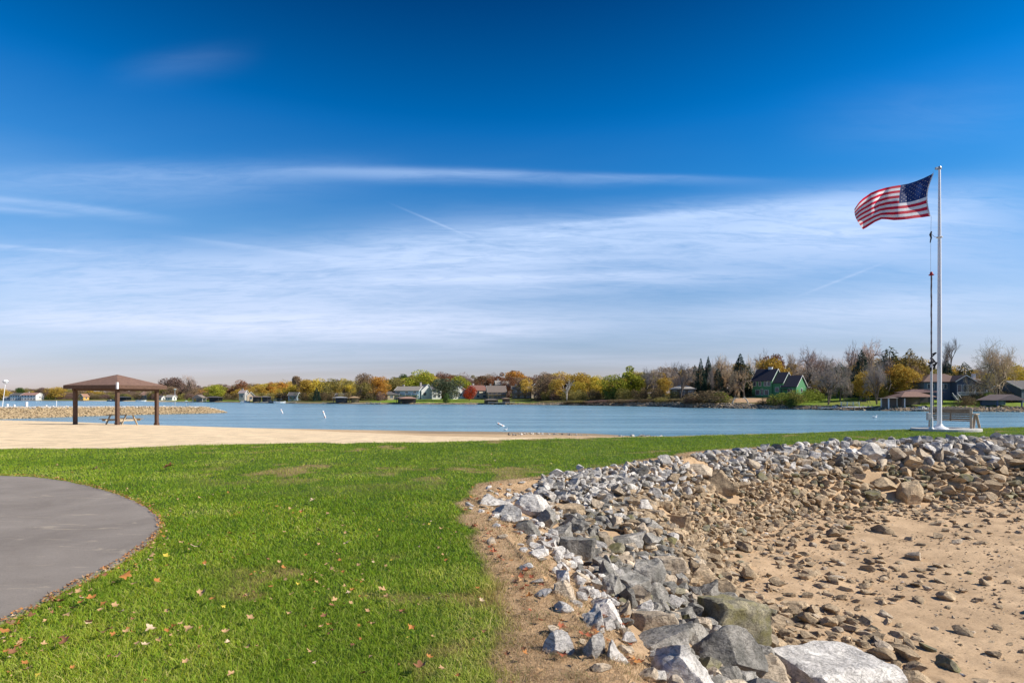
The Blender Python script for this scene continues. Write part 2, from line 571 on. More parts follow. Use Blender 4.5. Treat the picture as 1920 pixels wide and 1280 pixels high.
build_ground()


def build_path():
    m = bpy.data.materials.new('asphalt'); m.use_nodes = True
    N = NT(m.node_tree); b = N.n['Principled BSDF']
    tc = N.new('ShaderNodeTexCoord').outputs['Object']
    n1 = N.noise(tc, 1.1, 7, .6, .5); n2 = N.noise(tc, 130, 3, .8); n3 = N.noise(N.mapping(tc, (1, 3.5, 1), rot=(0, 0, R(12))), 1.6, 6, .6, 1.2)
    c = N.ramp(n1, [(.34, (.235, .20, .17)), (.66, (.32, .275, .235))])
    c = N.mix(N.ramp(n3, [(.60, 0), (.70, .55)]), c, (.55, .46, .34))
    c = N.mix(1, c, N.ramp(n2, [(.3, (.6, .6, .62)), (.5, (1, 1, 1)), (.72, (1, 1, 1))]), 'MULTIPLY')
    v = N.new('ShaderNodeTexVoronoi'); v.inputs['Scale'].default_value = 220; N.put(v.inputs['Vector'], tc)
    c = N.mix(N.ramp(v.outputs['Distance'], [(.0, .28), (.25, 0)]), c, (.5, .47, .43))
    N.put(b.inputs['Base Color'], c)
    b.inputs['Roughness'].default_value = .9; b.inputs['Specular IOR Level'].default_value = .2
    bp = N.new('ShaderNodeBump'); bp.inputs['Strength'].default_value = .6; bp.inputs['Distance'].default_value = .004
    N.put(bp.inputs['Height'], v.outputs['Distance']); N.put(b.inputs['Normal'], bp.outputs[0])
    # smooth outline with a crumbled edge
    pts = []
    n = len(PATH)
    for i in range(n - 1):
        p0, p1, p2, p3 = PATH[max(i - 1, 0)], PATH[i], PATH[i + 1], PATH[min(i + 2, n - 1)]
        k = max(3, int(np.hypot(*(p2 - p1)) / .06))
        for j in range(k):
            t = j / k
            q = .5 * ((2 * p1) + (-p0 + p2) * t + (2 * p0 - 5 * p1 + 4 * p2 - p3) * t * t + (-p0 + 3 * p1 - 3 * p2 + p3) * t ** 3)
            q = q + (random.random() - .5) * .022
            pts.append(q)
    pts.append(PATH[-1]); pts.append((-26, 2)); pts.append((-26, 10.5))
    bm = bmesh.new()
    z = G0 + 0.022
    vs = [bm.verts.new((p[0], p[1], z)) for p in pts]
    f = bm.faces.new(vs)
    e = bmesh.ops.extrude_face_region(bm, geom=[f])
    for g in e['geom']:
        if isinstance(g, bmesh.types.BMVert): g.co.z -= .09
    bmesh.ops.triangulate(bm, faces=bm.faces[:])
    bmesh.ops.recalc_face_normals(bm, faces=bm.faces)
    me = bpy.data.meshes.new('path'); bm.to_mesh(me); bm.free()
    me.materials.append(m)
    setp(link('path', me), kind='structure')


build_path()


def build_water():
    m = bpy.data.materials.new('lake_water'); m.use_nodes = True
    N = NT(m.node_tree); b = N.n['Principled BSDF']
    tc = N.new('ShaderNodeTexCoord').outputs['Object']
    patch = N.noise(N.mapping(tc, (.022, .16, 1)), 1.0, 6, .66, .6)
    N.put(b.inputs['Base Color'], N.ramp(patch, [(.36, (.10, .225, .30)), (.64, (.225, .385, .46))]))
    b.inputs['Roughness'].default_value = .22
    b.inputs['IOR'].default_value = 1.33
    w1 = N.noise(N.mapping(tc, (.55, 1.5, 1), rot=(0, 0, R(12))), 1.0, 5, .62)
    w2 = N.noise(N.mapping(tc, (2.0, 4.5, 1), rot=(0, 0, R(-9))), 1.0, 4, .6)
    w3 = N.noise(N.mapping(tc, (.06, .22, 1), rot=(0, 0, R(5))), 1.0, 3, .5)
    hgt = N.m('ADD', N.m('ADD', N.m('MULTIPLY', w1, .5), N.m('MULTIPLY', w2, .20)), N.m('MULTIPLY', w3, .9))
    bp = N.new('ShaderNodeBump'); bp.inputs['Strength'].default_value = 1.0; bp.inputs['Distance'].default_value = .55
    N.put(bp.inputs['Height'], hgt); N.put(b.inputs['Normal'], bp.outputs[0])
    me = bpy.data.meshes.new('lake_water')
    me.from_pydata([(-3500, 26, W), (3500, 26, W), (3500, 3500, W), (-3500, 3500, W)], [], [(0, 1, 2, 3)])
    me.materials.append(m)
    setp(link('lake_water', me), kind='structure')


build_water()

# ------------------------------------------------------------------ far shore terrain
SHPX = [-2500, -300, 0, 100, 190, 300, 420, 540, 640, 760, 900, 1000, 1100, 1240, 1300, 1400, 1500, 1600, 1750, 1920, 2300, 4000]
SHY = [751, 750.6, 751, 751.2, 751.6, 753, 754, 756, 757, 757.6, 758, 758.6, 760, 762.2, 764, 766, 767.4, 769, 771, 772, 773, 776]


def shoreD(px):
    return W * -F / (np.interp(px, SHPX, SHY) - HY) + 2.0 * (vnoise(np.asarray(px, float), 0 * np.asarray(px, float), 18, 71) - .5)


BPX = [-2500, 0, 300, 600, 1000, 1060, 1250, 1420, 1520, 1700, 1920, 4000]
B4 = [-3.5, -3.5, -3.4, -3.3, -3.2, -2.9, -2.2, -2.5, -2.9, -2.9, -2.7, -2.7]
B15 = [-3.2, -3.2, -3.1, -2.9, -2.6, -1.9, -1.0, -1.3, -1.9, -2.0, -2.0, -1.9]
B45 = [-2.6, -2.6, -2.4, -2.0, -1.2, -.8, .0, .3, .4, .3, .0, .2]
B120 = [-1.5, -1.5, 0, 1.0, 3.5, 2.5, 1.5, 1.5, 1.8, 1.8, 1.5, 2]


def farground(px, D):
    px = np.asarray(px, float); D = np.asarray(D, float)
    k = D - shoreD(px)
    b4, b15, b45, b120 = (np.interp(px, BPX, q) for q in (B4, B15, B45, B120))
    h = np.where(k < 0, W + k * .15, np.where(k < 4, W + (b4 - W) * np.clip(k / 4, 0, 1) ** .7,
        np.where(k < 15, b4 + (b15 - b4) * (k - 4) / 11, np.where(k < 45, b15 + (b45 - b15) * (k - 15) / 30,
        np.where(k < 120, b45 + (b120 - b45) * (k - 45) / 75, b120)))))
    return h + .25 * (vnoise(px / F * D, D, 5, 73) - .5) * (k > 1)


def fg1(px, D):
    return float(farground(np.array([px]), np.array([D]))[0])


def build_far():
    px = np.linspace(-2600, 4200, 1100)
    k = np.concatenate([np.linspace(-14, 0, 5), np.linspace(.6, 8, 14), np.linspace(9, 60, 34), np.geomspace(64, 3000, 24)])
    PX, K = np.meshgrid(px, k, indexing='ij')
    D = shoreD(px)[:, None] + K
    Z = farground(PX, D)
    X = (PX - 960) / F * D
    col = np.zeros(X.shape + (3,)); col[:] = (.10, .085, .035)
    def mixin(c, w):
        nonlocal col
        col = col * (1 - w[..., None]) + np.array(c) * w[..., None]
    n = vnoise(X, D, 6, 77)
    lawn = np.interp(PX, [-2000, 60, 300, 330, 420, 560, 690, 700, 830, 880, 1000, 1010, 1470, 1490, 2200, 2600], [.3, .3, .5, 1, 1, .2, .3, 1, 1, .7, .6, .05, .1, 1, 1, .4])
    mixin((.16, .23, .03), np.clip(lawn * 1.1 - (n < .35) * .3, 0, 1) * sstep(3, 6, K))
    mixin((.20, .17, .06), sstep(.55, .75, vnoise(X, D, 9, 79)) * .5 * sstep(4, 8, K))
    shore = 1 - sstep(2.6, 4.5, K + (n - .5) * 2)
    mixin((.22, .165, .11), shore)
    mixin((.30, .24, .18), shore * sstep(.5, .7, vnoise(X, D, 2.2, 81)))
    mixin((.07, .055, .04), (1 - sstep(.3, 1.2, K)) * .85)
    mixin((.5, .40, .27), sstep(150, 190, PX) * (1 - sstep(300, 330, PX)) * (1 - sstep(5, 7, K)))
    mixin((.42, .28, .17), sstep(1360, 1380, PX) * (1 - sstep(1430, 1450, PX)) * sstep(6, 9, K) * (1 - sstep(22, 26, K)))
    nS, nK = PX.shape
    idx = np.arange(nS * nK).reshape(nS, nK)
    q = np.stack([idx[:-1, :-1], idx[1:, :-1], idx[1:, 1:], idx[:-1, 1:]], -1).reshape(-1, 4)
    me = np_mesh('far_shore', np.stack([X, D, Z], -1).reshape(-1, 3), q, np.full(len(q), 4), True, col.reshape(-1, 3))
    me.materials.append(GROUND)
    setp(link('far_shore', me), kind='structure')


build_far()

# ------------------------------------------------------------------ grass
def mat_vcol(name, rough=.75, trans=.25, spec=.15):
    m = bpy.data.materials.new(name); m.use_nodes = True
    N = NT(m.node_tree); b = N.n['Principled BSDF']
    a = N.new('ShaderNodeAttribute', attribute_name='Col').outputs['Color']
    N.put(b.inputs['Base Color'], a)
    b.inputs['Roughness'].default_value = rough; b.inputs['Specular IOR Level'].default_value = spec
    if trans:
        tr = N.new('ShaderNodeBsdfTranslucent'); N.put(tr.inputs[0], a)
        mx = N.new('ShaderNodeMixShader'); mx.inputs[0].default_value = trans
        N.l.new(b.outputs[0], mx.inputs[1]); N.l.new(tr.outputs[0], mx.inputs[2])
        N.l.new(mx.outputs[0], N.n['Material Output'].inputs[0])
    return m


BLADE = mat_vcol('grass_blades', .6, .3, .25)


def blades_mesh(name, x, y, z, h, w, col, lean=.5, flop=None, seg2=True):
    n = len(x)
    ang = rng.uniform(0, 2 * np.pi, n)
    la = rng.uniform(0, 2 * np.pi, n)
    ln = lean * rng.uniform(.2, 1.3, n) * h
    dx, dy = np.cos(ang) * w / 2, np.sin(ang) * w / 2
    lx, ly = np.cos(la) * ln, np.sin(la) * ln
    base = np.stack([x, y, z], -1)
    off = np.stack([dx, dy, np.zeros(n)], -1)
    if seg2:
        mid = base + np.stack([lx * .35, ly * .35, h * .6], -1)
        tip = base + np.stack([lx, ly, h * rng.uniform(.8, 1, n)], -1)
        V = np.stack([base - off, base + off, mid + off * .75, mid - off * .75, tip], 1).reshape(-1, 3)
        b = np.arange(n)[:, None] * 5
        fl = np.concatenate([b + [[0, 1, 2, 3]], b + [[3, 2, 4]]], 1).ravel()
        cnt = np.tile([4, 3], n)
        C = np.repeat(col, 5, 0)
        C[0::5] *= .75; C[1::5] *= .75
    else:
        tip = base + np.stack([lx, ly, h], -1)
        V = np.stack([base - off, base + off, tip], 1).reshape(-1, 3)
        fl = np.arange(3 * n); cnt = np.full(n, 3)
        C = np.repeat(col, 3, 0)
    me = np_mesh(name, V, fl, cnt, False, C)
    me.materials.append(BLADE)
    return me


def grass_colour(x, y, n):
    g = np.stack([rng.uniform(.19, .35, n), rng.uniform(.31, .45, n), rng.uniform(.012, .032, n)], -1)
    yel = np.array((.46, .50, .13)); straw = np.array((.66, .55, .30)); dark = np.array((.12, .235, .010))
    a = vnoise(x, y, 1.1, 91); b = vnoise(x, y, .33, 93); c = vnoise(x, y * .6, 2.7, 95)
    k = rng.uniform(0, 1, n)
    pale = sstep(.46, .68, a * .6 + c * .4)
    near = sstep(3.2, 7.5, 10.7 - y) * .42
    w1 = (k < .14 + .6 * pale + near)[:, None] * rng.uniform(.2, .75, n)[:, None]
    g = g * (1 - w1) + yel * w1
    w2 = (rng.uniform(0, 1, n) < .05 + .30 * sstep(.5, .72, b) * pale + .16 * sstep(.66, .8, c) + .05 * near)[:, None] * rng.uniform(.4, 1, n)[:, None]
    g = g * (1 - w2) + straw * w2
    w3 = (sstep(.55, .3, a) * .5)[:, None]
    g = g * (1 - w3) + dark * w3
    return g


def build_grass():
    n = 1050000
    s = rng.uniform(-1.15, 1.2, n)
    D = np.exp(rng.uniform(math.log(2.3), math.log(31), n))
    x, y = s * D, D + 0 * s
    grass, dry, t, dg, px = lawn_masks(x, y)
    bare = BARE_(x, y)
    keep = (rng.uniform(0, 1, n) < grass * (1 - .5 * bare)) & ~on_path(x, y)
    pd = path_dist(x, y)
    keep &= ~((pd < .03) & (rng.uniform(0, 1, n) < .6))
    x, y, t, dg, dry, bare = x[keep], y[keep], t[keep], dg[keep], dry[keep], bare[keep]
    n = len(x)
    z = ground(x, y) - .004
    h = rng.uniform(.022, .048, n) * (1 + .5 * (vnoise(x, y, .5, 97) - .5)) * (1 + .9 * (rng.uniform(0, 1, n) < .03))
    # tall tuft next to the cove edge, and uneven edges of the lawn
    tuft = np.exp(-(((x + .12) / .18) ** 2 + ((y - 4.55) / .35) ** 2))
    h *= 1 + 1.6 * tuft * rng.uniform(.3, 1, n)
    w = .0030 * np.clip(y / 3.0, .9, 6) ** .85 * rng.uniform(.7, 1.3, n)
    h *= np.interp(y, [0, 12, 30], [1, 1, 1.25])
    c = grass_colour(x, y, n)
    far = sstep(8, 18, y)[:, None] * .55
    c = c * (1 - far) + np.array((.235, .33, .018)) * far
    tt = (tuft * rng.uniform(0, 1, n) > .35)[:, None] * np.array(.6)
    c = c * (1 - tt) + np.array((.45, .42, .13)) * tt
    bb = (bare * .6 * (rng.uniform(0, 1, n) < .75))[:, None]
    c = c * (1 - bb) + np.array((.46, .33, .15)) * bb
    fr = sstep(.0, .45, dry)[:, None] * .5
    c = c * (1 - fr) + np.array((.40, .30, .14)) * fr
    nearm = y < 9
    c = np.clip(c * np.array((1.14, 1.10, .85)), 0, .9)
    for nm, m_, sg in (('near_grass', nearm, True), ('far_grass', ~nearm, False)):
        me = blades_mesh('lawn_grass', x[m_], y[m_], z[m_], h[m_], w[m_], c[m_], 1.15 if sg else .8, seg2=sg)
        lab = 'bright green mown lawn grass in the foreground beside the path' if m_ is nearm else 'short green lawn grass stretching toward the beach and the flagpole'
        setp(link('lawn_grass', me), lab, 'grass', kind='stuff')
    # dry strip
    n = 700000
    s = rng.uniform(-.6, 1.2, n)
    D = np.exp(rng.uniform(math.log(2.3), math.log(29), n))
    x, y = s * D, D
    grass, dry, t, dg, px = lawn_masks(x, y)
    clump = vnoise(x, y, .13, 101)
    keep = (rng.uniform(0, 1, n) < dry * (1 - sstep(.0, .25, t)) * (.25 + .75 * sstep(.35, .62, clump))) & (y < dg + 2)
    x, y = x[keep], y[keep]; n = len(x)
    z = ground(x, y) - .004
    k = rng.uniform(0, 1, n)[:, None]
    c = np.array((.62, .46, .27)) * k + np.array((.38, .26, .15)) * (1 - k)
    gm = (rng.uniform(0, 1, n) < .10)[:, None]
    c = np.where(gm, np.array((.16, .20, .05)), c)
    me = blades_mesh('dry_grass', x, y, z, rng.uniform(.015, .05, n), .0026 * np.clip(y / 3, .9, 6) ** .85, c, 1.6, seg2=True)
    setp(link('dry_grass', me), 'tan dead grass in a strip between the lawn and the rocks', 'dry grass', kind='stuff')


build_grass()

# ------------------------------------------------------------------ rocks
def mat_rock(name, light, mid, dark, stain=None, coat=0):
    m = bpy.data.materials.new(name); m.use_nodes = True
    N = NT(m.node_tree); b = N.n['Principled BSDF']
    tc = N.new('ShaderNodeTexCoord').outputs['Object']
    oi = N.new('ShaderNodeObjectInfo').outputs['Random']
    at = N.new('ShaderNodeAttribute', attribute_name='var').outputs['Fac']
    geo = N.new('ShaderNodeNewGeometry').outputs['Position']
    n1 = N.noise(geo, 3.2, 6, .65, .5); n2 = N.noise(geo, 22, 6, .7, .3); n3 = N.noise(N.mapping(geo, (1, 1, 3.2), rot=(.3, .5, 0)), 7, 5, .6, 1.5)
    c = N.ramp(n1, [(.28, dark), (.5, mid), (.7, light)])
    c = N.mix(N.ramp(n3, [(.46, 0), (.53, .70), (.57, 0)]), c, tuple(x * .32 for x in mid))
    c = N.mix(1, c, N.ramp(n2, [(.30, (.42, .41, .39)), (.46, (.86, .86, .85)), (.62, (1.0, 1.0, 1.0))]), 'MULTIPLY')
    if stain:
        c = N.mix(N.ramp(N.noise(geo, 5.5, 5, .6), [(.46, 0), (.62, .75)]), c, stain)
    k = N.m('MULTIPLY_ADD', N.m('FRACT', N.m('ADD', oi, at)), .5, .72)
    hs = N.new('ShaderNodeHueSaturation'); N.put(hs.inputs['Color'], c); N.put(hs.inputs['Value'], N.m('MULTIPLY', k, 1.12))
    N.put(b.inputs['Base Color'], hs.outputs[0])
    b.inputs['Roughness'].default_value = .88; b.inputs['Specular IOR Level'].default_value = .2
    bp = N.new('ShaderNodeBump'); bp.inputs['Strength'].default_value = .9; bp.inputs['Distance'].default_value = .05
    N.put(bp.inputs['Height'], N.m('ADD', N.m('MULTIPLY', n1, .8), N.m('MULTIPLY', n2, .35))); N.put(b.inputs['Normal'], bp.outputs[0])
    return m


RM = {'white': mat_rock('limestone_white', (.74, .70, .64), (.58, .54, .50), (.32, .30, .275)),
      'grey': mat_rock('limestone_grey', (.46, .42, .37), (.29, .27, .24), (.12, .115, .10)),
      'tan': mat_rock('limestone_tan', (.60, .45, .29), (.47, .35, .225), (.28, .21, .135)),
      'cream': mat_rock('limestone_cream', (.66, .54, .40), (.52, .42, .31), (.36, .28, .2)),
      'green': mat_rock('limestone_algae', (.44, .38, .25), (.28, .25, .18), (.13, .125, .095), (.19, .17, .06))}


def rock_geo(seed, sub, rough=.04, cuts=13, block=False):
    bm = bmesh.new()
    bmesh.ops.create_icosphere(bm, subdivisions=sub, radius=1.0)
    bm.verts.ensure_lookup_table()
    v = np.array([p.co[:] for p in bm.verts])
    f = np.array([[q.index for q in fc.verts] for fc in bm.faces])
    bm.free()
    r = np.random.default_rng(seed)
    if block:
        ns = [(1, .1, 0), (-1, .05, .1), (0, 1, .1), (.1, -1, 0), (.05, .1, 1), (0, 0, -1)] + [r.normal(size=3) for _ in range(5)]
        cs = [.68, .68, .66, .66, .55, .55] + list(r.uniform(.72, .9, 5))
    else:
        ns = [r.normal(size=3) for _ in range(cuts)]; cs = list(r.uniform(.38, .74, cuts))
    for nn, c in zip(ns, cs):
        nn = np.array(nn, float); nn /= np.linalg.norm(nn)
        d = v @ nn
        v = v - np.outer(np.maximum(d - c, 0), nn)
    if rough:
        for i in range(len(v)):
            p = Vector(v[i]) * 1.6 + Vector((seed * 3.1, 0, 0))
            nv = mnoise.fractal(p, 1.0, 2.1, 5 if sub > 3 else 3, noise_basis='PERLIN_ORIGINAL')
            v[i] *= 1 + rough * 1.8 * nv
    v -= (v.max(0) + v.min(0)) / 2
    v /= (v.max(0) - v.min(0))               # unit box
    return v, f


def rock_mesh(seed, sub, rough, name='rock', sm=True, **k):
    v, f = rock_geo(seed, sub, rough, **k)
    me = np_mesh(name, v, f.ravel(), np.full(len(f), 3), True)
    me.set_sharp_from_angle(angle=R(28))
    return me


BIG = [rock_mesh(100 + i, 5, .085, cuts=10) for i in range(6)] + [rock_mesh(120 + i, 5, .07, block=True) for i in range(3)]
MED = [rock_mesh(200 + i, 4, .075, cuts=10) for i in range(10)]


def rot_xy(px, rz=0):
    return rz


# signature boulders: centre px, bottom y, width px, height px, depth ratio, material, mesh, label, yaw
SIG = [(1368, 1200, 118, 84, .8, 'green', 6, 'largest boulder, olive stained, standing over the darker rocks at the foot of the bank', .3),
       (1556, 1330, 215, 108, .75, 'white', 6, 'long pale weathered boulder cut by the bottom edge of the photo, right of the others', .25),
       (1278, 1300, 120, 92, .9, 'white', 1, 'rounded whitish boulder at the bottom edge below the veined grey one', .1),
       (1362, 1275, 125, 100, .8, 'grey', 2, 'grey ridged boulder between the whitish one and the long pale one', .5),
       (1238, 1228, 120, 54, .8, 'grey', 3, 'low grey and white veined boulder under the cream block', -.2),
       (1222, 1190, 82, 44, .7, 'cream', 7, 'cream rough block lying on the veined grey boulder', .1),
       (1446, 1292, 78, 62, .8, 'cream', 4, 'pitted pale boulder wedged left of the long pale one', .4),
       (1212, 1110, 68, 62, .8, 'grey', 5, 'dark grey peaked boulder at the head of the dark row', .2),
       (1148, 1118, 52, 46, .8, 'grey', 1, 'blocky grey rock left of the dark peaked boulder', 1.1),
       (1225, 1132, 54, 40, .8, 'grey', 2, 'rounded grey rock right under the dark peaked boulder', .7),
       (1082, 1046, 66, 44, .6, 'grey', 8, 'grey block with vertical streaks beside the white edge stones', 0.05),
       (1168, 1028, 82, 30, .7, 'grey', 3, 'wide flat grey boulder right of the streaked block', -.1),
       (1000, 970, 66, 44, .8, 'white', 4, 'pale grey boulder behind the white edge slabs', .3),
       (1022, 986, 48, 34, .8, 'grey', 5, 'grey boulder resting against the pale one near the cove head', 1.3),
       (929, 952, 62, 28, .8, 'white', 0, 'white flat slab nearest the lawn at the cove head', .2),
       (950, 975, 58, 30, .8, 'white', 2, 'white slab just below the one nearest the lawn', -.3),
       (988, 1002, 58, 28, .7, 'grey', 1, 'long grey stone under the white slabs', .1),
       (1052, 1012, 50, 30, .8, 'grey', 3, 'grey mossy stone left of the streaked block', .6),
       (1066, 968, 52, 24, .9, 'tan', 6, 'smooth tan slab half buried above the cove slope', .1),
       (1266, 985, 54, 22, .6, 'tan', 8, 'flat tan slab lying alone on the upper cove slope', -.35),
       (1346, 922, 66, 42, .9, 'tan', 1, 'big rounded tan boulder in the far rock slope', .2),
       (1312, 892, 54, 22, .8, 'cream', 4, 'low cream boulder at the top of the far slope left of the round tan one', .1),
       (1250, 1078, 58, 36, .7, 'cream', 7, 'cream squarish block on the sandy slope right of the dark boulder', .15),
       (1632, 865, 42, 36, .8, 'white', 2, 'tallest pale rock in the top row of the far rock wall', .4),
       (1735, 866, 40, 26, .8, 'cream', 0, 'broad cream wedge in the top row of the rock wall left of its upright neighbour', .1),
       (1761, 868, 18, 30, .8, 'cream', 3, 'narrow upright cream rock in the top row of the rock wall', .1),
       (1702, 946, 50, 44, .8, 'tan', 5, 'tan boulder sticking out at the foot of the far rock wall', .2),
       (1655, 920, 50, 26, .7, 'tan', 2, 'slanting brown slab in the lower rock wall beside the protruding tan boulder', .6),
       (1136, 1160, 62, 38, .8, 'white', 1, 'white angular rock right of the small dry grass hollow', .2),
       (1114, 1180, 46, 42, .9, 'white', 3, 'pale rock directly below the white angular one', .9),
       (1058, 1120, 44, 32, .8, 'cream', 4, 'cream rounded rock in the leaf litter by the lawn', .4),
       (1046, 1228, 52, 28, .8, 'white', 2, 'white stone on the dry grass left of two others', .2),
       (1112, 1232, 46, 30, .8, 'white', 5, 'white stone in the middle of the dry grass near the bottom', .8),
       (1156, 1240, 44, 36, .8, 'white', 0, 'white pointed stone just left of the veined grey boulder', .3),
       (1326, 1128, 50, 38, .8, 'grey', 3, 'dark angular rock behind the largest boulder', .3),
       (1240, 1160, 44, 36, .8, 'grey', 4, 'grey wedge above the cream block', .5),
       (1290, 1150, 50, 34, .8, 'grey', 0, 'grey flat topped rock touching the left side of the largest boulder', .1),
       (1300, 1210, 60, 40, .8, 'grey', 2, 'dark low rock in the gap left below the largest boulder', .7),
       (1712, 1300, 100, 44, .9, 'tan', 1, 'brownish rounded boulder at the bottom edge right of the long pale one', .1),
       (1420, 1250, 56, 44, .8, 'grey', 5, 'grey slab behind the pitted pale boulder', -.4),
       (1180, 1140, 42, 38, .8, 'grey', 4, 'grey squat rock in the dark row beside the white angular one', 1.7),
       (1170, 1160, 40, 26, .8, 'cream', 3, 'cream pebbly rock under the dark row', .6)]
rock_sites = []          # (x, y, z, sx, sy, sz, rz, mat, meshlist, index, label)
for (px, yb, w, h, dr, mt, mi, lab, yaw) in SIG:
    D = hit(px, min(yb, 1279 if yb < 1280 else yb))
    wm, hm_ = w / F * D, h / F * D
    x = (px - 960) / F * D
    yc = D + wm * dr * .4
    x = (px - 960) / F * yc
    z = ground1(x, yc)
    zt = (HY - (yb - h)) / F * yc               # top of the rock
    zt = max(zt, z + .12)
    hh = max(hm_ * 1.25, zt - z + .12)
    rock_sites.append((x, yc, zt - hh / 2, wm * 1.12, wm * dr * 1.1, hh, yaw, mt, mi, lab))
sigxy = np.array([(r[0], r[1], max(r[3], r[4]) * .52) for r in rock_sites])

# scattered rocks
sx_, sy_ = [], []
cand = []


def scatter(n, smin, smax, dmin, dmax, tmin, tmax, size, spacing, mats, pxlo=-9e9, pxhi=9e9, flat=(.5, .85), lift=0., maxn=99999, dens=None, sink=.25):
    s = rng.uniform(smin, smax, n)
    D = np.exp(rng.uniform(math.log(dmin), math.log(dmax), n)) if dmax / dmin < 1.5 else np.sqrt(rng.uniform(dmin ** 2, dmax ** 2, n))
    x, y = s * D, D
    t = slope_t(x, y)
    keep = (t > tmin) & (t < tmax)
    if dens is not None:
        keep &= rng.uniform(0, 1, n) < dens(x, y, t)
    x, y, t = x[keep], y[keep], t[keep]
    z = ground(x, y, False)
    cell = {}
    out = 0
    for i in range(len(x)):
        if out >= maxn: break
        sz = size(x[i], y[i], t[i]) * math.exp(random.gauss(0, .33))
        sp = sz * spacing
        g = .35
        ci, cj = int(math.floor(x[i] / g)), int(math.floor(y[i] / g))
        bad = False
        for a in range(ci - 2, ci + 3):
            for b in range(cj - 2, cj + 3):
                for (qx, qy, qs) in cell.get((a, b), ()):
                    if (qx - x[i]) ** 2 + (qy - y[i]) ** 2 < (.5 * (sp + qs)) ** 2:
                        bad = True; break
                if bad: break
            if bad: break
        if bad: continue
        if len(sigxy) and (((sigxy[:, 0] - x[i]) ** 2 + (sigxy[:, 1] - y[i]) ** 2) < (sigxy[:, 2] + sz * .25) ** 2).any(): continue
        cell.setdefault((ci, cj), []).append((x[i], y[i], sp))
        hh = sz * random.uniform(*flat)
        low_ = .22 * sz * (1 if t[i] < .3 and x[i] > 3 else 0)
        cand.append((x[i], y[i], z[i] - low_ + hh * (.5 - sink) + random.uniform(0, lift) * (.5 if t[i] < .2 else 1), sz * random.uniform(.85, 1.25), sz * random.uniform(.7, 1.05), hh,
                     random.uniform(0, 6.28), mats(x[i], y[i], t[i]), random.randrange(10), None))
        out += 1


def pick(*o):
    return random.choices([a for a, _ in o], [b for _, b in o])[0]


def wallmat(x, y, t):
    if t < .30: return pick(('white', 8), ('grey', 1.6), ('cream', 1.4))
    if t < .5: return pick(('white', 2), ('grey', 3), ('tan', 4), ('cream', 2))
    return pick(('tan', 9), ('green', 1.6), ('cream', .8))


def edgemat(x, y, t):
    if t < .28: return pick(('white', 8), ('cream', 2.5), ('grey', 1))
    if t < .75 and y < 10: return pick(('grey', 6), ('green', 1), ('cream', 2), ('white', 1))
    return pick(('tan', 8), ('grey', 1), ('cream', 1))


wsize = lambda x, y, t: np.interp(x, [2, 6, 10, 14, 25], [.15, .19, .29, .38, .42]) * (1.0 if t < .55 else .85)
# far riprap wall, two layers
scatter(70000, .05, 1.25, 9.0, 24.5, -.02, .55, wsize, .55, wallmat, lift=.06, sink=.12)
scatter(40000, .05, 1.25, 9.5, 24.5, .0, .45, lambda x, y, t: wsize(x, y, t) * .85, .95, wallmat, lift=.18, sink=.02)
scatter(80000, .05, 1.25, 9.0, 22, .45, 1.0, wsize, .58, wallmat, lift=.03, sink=.18, flat=(.45, .75))
# spill onto the floor below the wall
scatter(16000, .1, 1.25, 9, 18.5, 1.0, 1.45, lambda x, y, t: .15, 1.0, wallmat, flat=(.3, .6), dens=lambda x, y, t: .7 * np.exp(-(t - 1) * 6), sink=.3)
# near bank
scatter(30000, -.1, 1.3, 2.6, 11.0, .35, 1.05, lambda x, y, t: np.interp(y, [3, 6, 9, 11], [.24, .21, .175, .15]), .58, edgemat, lift=.06, sink=.15,
        dens=lambda x, y, t: np.where(y < 9.5, 1, .6))
scatter(30000, -.15, 1.3, 2.6, 11.5, .05, .45, lambda x, y, t: .13, .9, edgemat, lift=.02, dens=lambda x, y, t: sstep(.02, .25, t) * .9)
scatter(5000, -.15, .6, 3.0, 12, -.25, .10, lambda x, y, t: .10, 1.4, lambda x, y, t: pick(('white', 6), ('cream', 3)), flat=(.3, .6), dens=lambda x, y, t: .35 * sstep(-.3, 0, t), sink=.3)
# rubble over the cove head
scatter(50000, .0, .8, 8.0, 15.5, .35, 1.0, lambda x, y, t: .13, .7, lambda x, y, t: pick(('tan', 8), ('grey', 1.4), ('cream', 1)), lift=.03, flat=(.4, .75))
# floor rubble
fd = lambda x, y, t: np.clip(np.exp(-(t - 1) / 1.1) * .95 + .05, 0, 1) * sstep(.42, .62, vnoise(x, y, .9, 51) + .35 * np.exp(-(t - 1) / .8))
scatter(26000, .1, 1.7, 3.0, 17, 1.0, 9, lambda x, y, t: .15 + .03 * random.random(), 1.0, lambda x, y, t: pick(('tan', 10), ('green', .35), ('cream', 1.0)), flat=(.3, .65), dens=fd, sink=.26)
scatter(9000, .3, 1.2, 4.0, 8.5, 1.0, 3.2, lambda x, y, t: .17, .9, lambda x, y, t: pick(('tan', 8), ('green', 1), ('cream', 1)), flat=(.35, .6), dens=lambda x, y, t: np.exp(-(t - 1) / .8), sink=.3)
scatter(60000, .1, 1.7, 3.0, 13, 1.0, 12, lambda x, y, t: .022, 1.6, lambda x, y, t: pick(('tan', 7), ('cream', 4), ('white', .5)), flat=(.3, .6),
        dens=lambda x, y, t: .10 + .5 * fd(x, y, t), sink=.3)
scatter(26000, .1, 1.7, 3.0, 16, 1.0, 12, lambda x, y, t: .045, 1.3, lambda x, y, t: pick(('tan', 9), ('cream', 2), ('white', .4)), flat=(.3, .6),
        dens=lambda x, y, t: .10 + .6 * fd(x, y, t), sink=.3)


def app(r):
    px = 960 + F * r[0] / r[1]
    py = HY - F * r[2] / r[1]
    if not (-30 < px < 1950 and 780 < py < 1310): return -1
    return (r[3] * r[5]) ** .5 / r[1]


